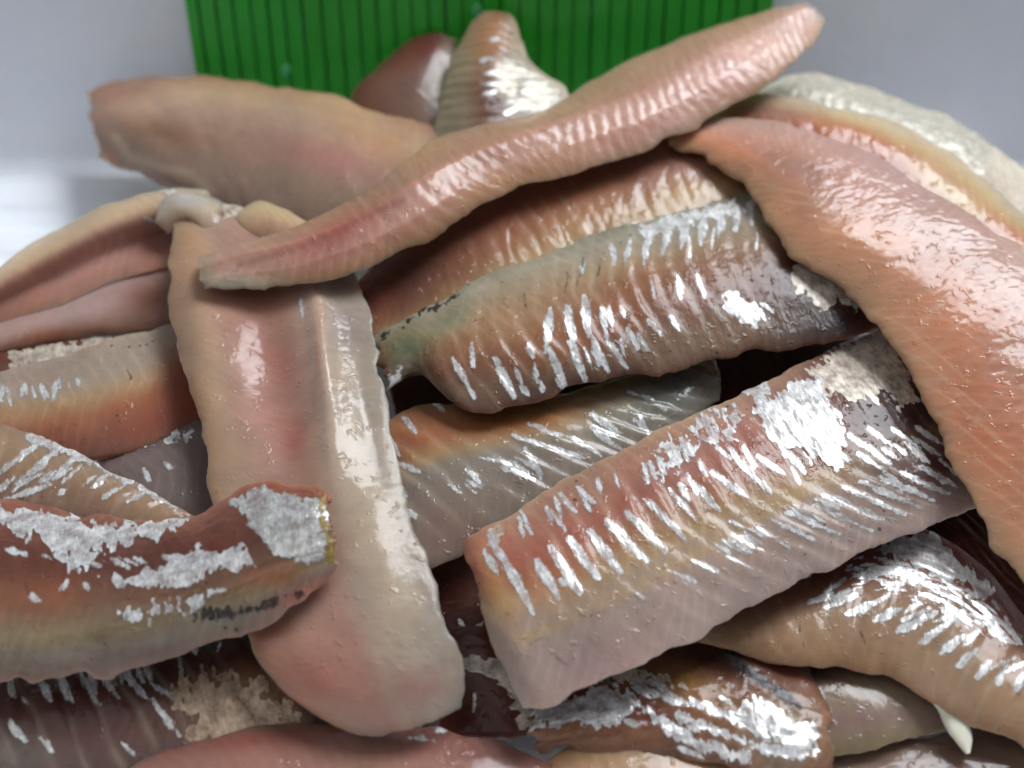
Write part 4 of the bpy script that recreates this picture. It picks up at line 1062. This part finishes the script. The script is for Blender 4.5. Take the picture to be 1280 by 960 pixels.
tube(M_, [(1140, 850, 1.15), (1165, 872, 1.15), (1185, 890, 1.1), (1200, 915, 1.05), (1210, 942, 1.0)], [.03, .04, .06, .09, .13, .15, .15, .11, .03], nubm, 'belly_nub')

skin(N_, ('l', [(905, 815), (940, 842), (975, 866), (1000, 884)], 8), DARKM, 'membrane', 4, seed=21)
skin(N3, ('l', [(990, 884), (1005, 876), (1022, 866)], 7), DARKM, 'membrane', 4, seed=22)

# --- loose scraps where the wide fillet meets the rear one
fillet('small whitish translucent scrap curled at the top corner of the wide flesh-side fillet', [
    R3((190, 262, 2.3), (196, 276, 2.45), (206, 292, 2.3)), R3((215, 240, 2.5), (226, 256, 2.75), (236, 278, 2.55)), R3((262, 246, 2.5), (262, 262, 2.75), (258, 284, 2.6)), R3((290, 262, 2.45), (286, 272, 2.6), (280, 284, 2.55))],
    [(0, '#d8ccc0'), (.5, '#d6c6b4'), (1, '#ccb096')], seed=33, top=.08, pu=2.0, p=2.2, lump=.09, jag=.06, blobs=[(282, 268, 12, 10, 0, '#8a5138', .8), (232, 250, 20, 8, 0, '#c9c6c8', .8)])
fillet('small cream flap of flesh peeping out between rear fillet and twisted strip', [
    R3((292, 268, 2.55), (294, 280, 2.65), (300, 296, 2.55)), R3((320, 252, 2.6), (326, 272, 2.8), (330, 300, 2.65)), R3((352, 262, 2.65), (356, 280, 2.8), (362, 304, 2.65)), R3((384, 278, 2.65), (388, 288, 2.75), (392, 304, 2.65))],
    [(0, '#d0bf9e'), (.5, '#d2b598'), (1, '#c79a86')], seed=34, top=.14, pu=2.0, p=2.2, lump=.06, jag=.05)

# hair-thin dark veins
def veins(f, lines, seed):
    for k, ln in enumerate(lines):
        skin(f, ('l', ln, -2.0), DARKM, 'vein', 1.2, seed=seed + k)
veins(L_, [[(660, 806), (676, 798), (690, 800)], [(700, 788), (712, 782), (728, 786)], [(738, 770), (752, 764), (764, 770)], [(778, 748), (792, 744), (806, 752)], [(816, 724), (832, 722), (846, 730)], [(846, 706), (862, 702), (872, 708)], [(690, 815), (700, 826), (712, 832)]], 3)
veins(I_, [[(704, 330), (710, 346), (706, 366)], [(730, 322), (726, 340), (720, 360)], [(752, 318), (748, 344)], [(620, 372), (632, 380), (640, 392)], [(655, 368), (658, 386)], [(590, 402), (604, 398), (612, 408)]], 23)
veins(R_, [[(130, 440), (138, 456), (134, 468)], [(98, 462), (104, 474)], [(158, 462), (164, 472), (160, 482)], [(60, 506), (72, 512)]], 43)
veins(P_, [[(30, 690), (28, 720), (36, 742)], [(60, 800), (80, 806)], [(10, 812), (24, 820)], [(110, 800), (130, 804), (140, 812)]], 63)
veins(M_, [[(968, 764), (972, 784), (966, 800)], [(1002, 760), (1000, 790), (1006, 812)], [(1036, 770), (1042, 792)], [(1076, 790), (1082, 806)]], 83)

# --- fine slivers of silver film, following the muscle segments
fleck_row(I_, [(590, 440), (680, 415), (780, 385), (900, 350)], 13, .25, 1, 34, 5, seed=200, keep=.2)
fleck_row(I_, [(600, 480), (700, 455), (800, 430), (900, 400)], 12, .45, 1, 28, 5, seed=240, keep=.2)
fleck_row(I_, [(700, 345), (780, 318), (870, 300), (950, 300)], 14, .0, 1, 26, 4, seed=280, keep=.5)
fleck_row(I_, [(830, 425), (900, 402), (960, 380)], 13, .8, .6, 26, 4, seed=300, keep=.4)
fleck_row(L_, [(640, 668), (720, 628), (800, 588), (880, 552)], 12, .45, 1, 24, 4.5, seed=320, keep=.5)
fleck_row(L_, [(700, 690), (790, 645), (880, 600), (960, 570)], 15, .75, 1, 22, 4.5, seed=350, keep=.25)
fleck_row(L_, [(880, 690), (960, 655), (1040, 625), (1120, 595)], 9, .9, .5, 40, 4.5, seed=380, keep=.35)
fleck_row(L_, [(800, 745), (880, 715), (960, 680)], 15, .9, .45, 34, 3.5, seed=410, keep=.4)
fleck_row(L_, [(1060, 575), (1120, 565), (1170, 560)], 10, .85, .6, 40, 4, seed=430, keep=.45)
fleck_row(K_, [(600, 610), (690, 575), (780, 535), (850, 500)], 12, .9, .45, 36, 4, seed=450, keep=.4)
fleck_row(K_, [(510, 640), (560, 620), (620, 590)], 14, .8, .6, 22, 5, seed=470, keep=.35)
fleck_row(M_, [(1040, 735), (1120, 748), (1200, 790), (1270, 840)], 12, .8, -.5, 34, 5, seed=510, keep=.4)
fleck_row(M_, [(1070, 712), (1140, 720), (1210, 760), (1262, 805)], 8, .9, .35, 22, 3.5, seed=540, keep=.8)
fleck_row(M_, [(1100, 700), (1160, 712), (1220, 748)], 8, .9, .35, 20, 3.5, seed=570, keep=.8)
fleck_row(U_, [(10, 858), (90, 856), (180, 842), (250, 822)], 13, .35, 1, 26, 6, seed=590, keep=.5)
fleck_row(R_, [(0, 492), (60, 488), (100, 478)], 11, .1, 1, 18, 4, seed=610, keep=.7)
fleck_row(Q_, [(0, 612), (60, 590), (120, 598), (170, 622)], 12, .8, -.5, 30, 5, seed=630, keep=.75)
fleck_row(P_, [(20, 690), (110, 706), (210, 700), (260, 690)], 14, .9, .3, 20, 5, seed=650, keep=.6)
fleck_row(N_, [(750, 850), (830, 868), (900, 890), (980, 915)], 10, .8, .5, 26, 5, seed=730, keep=.8)
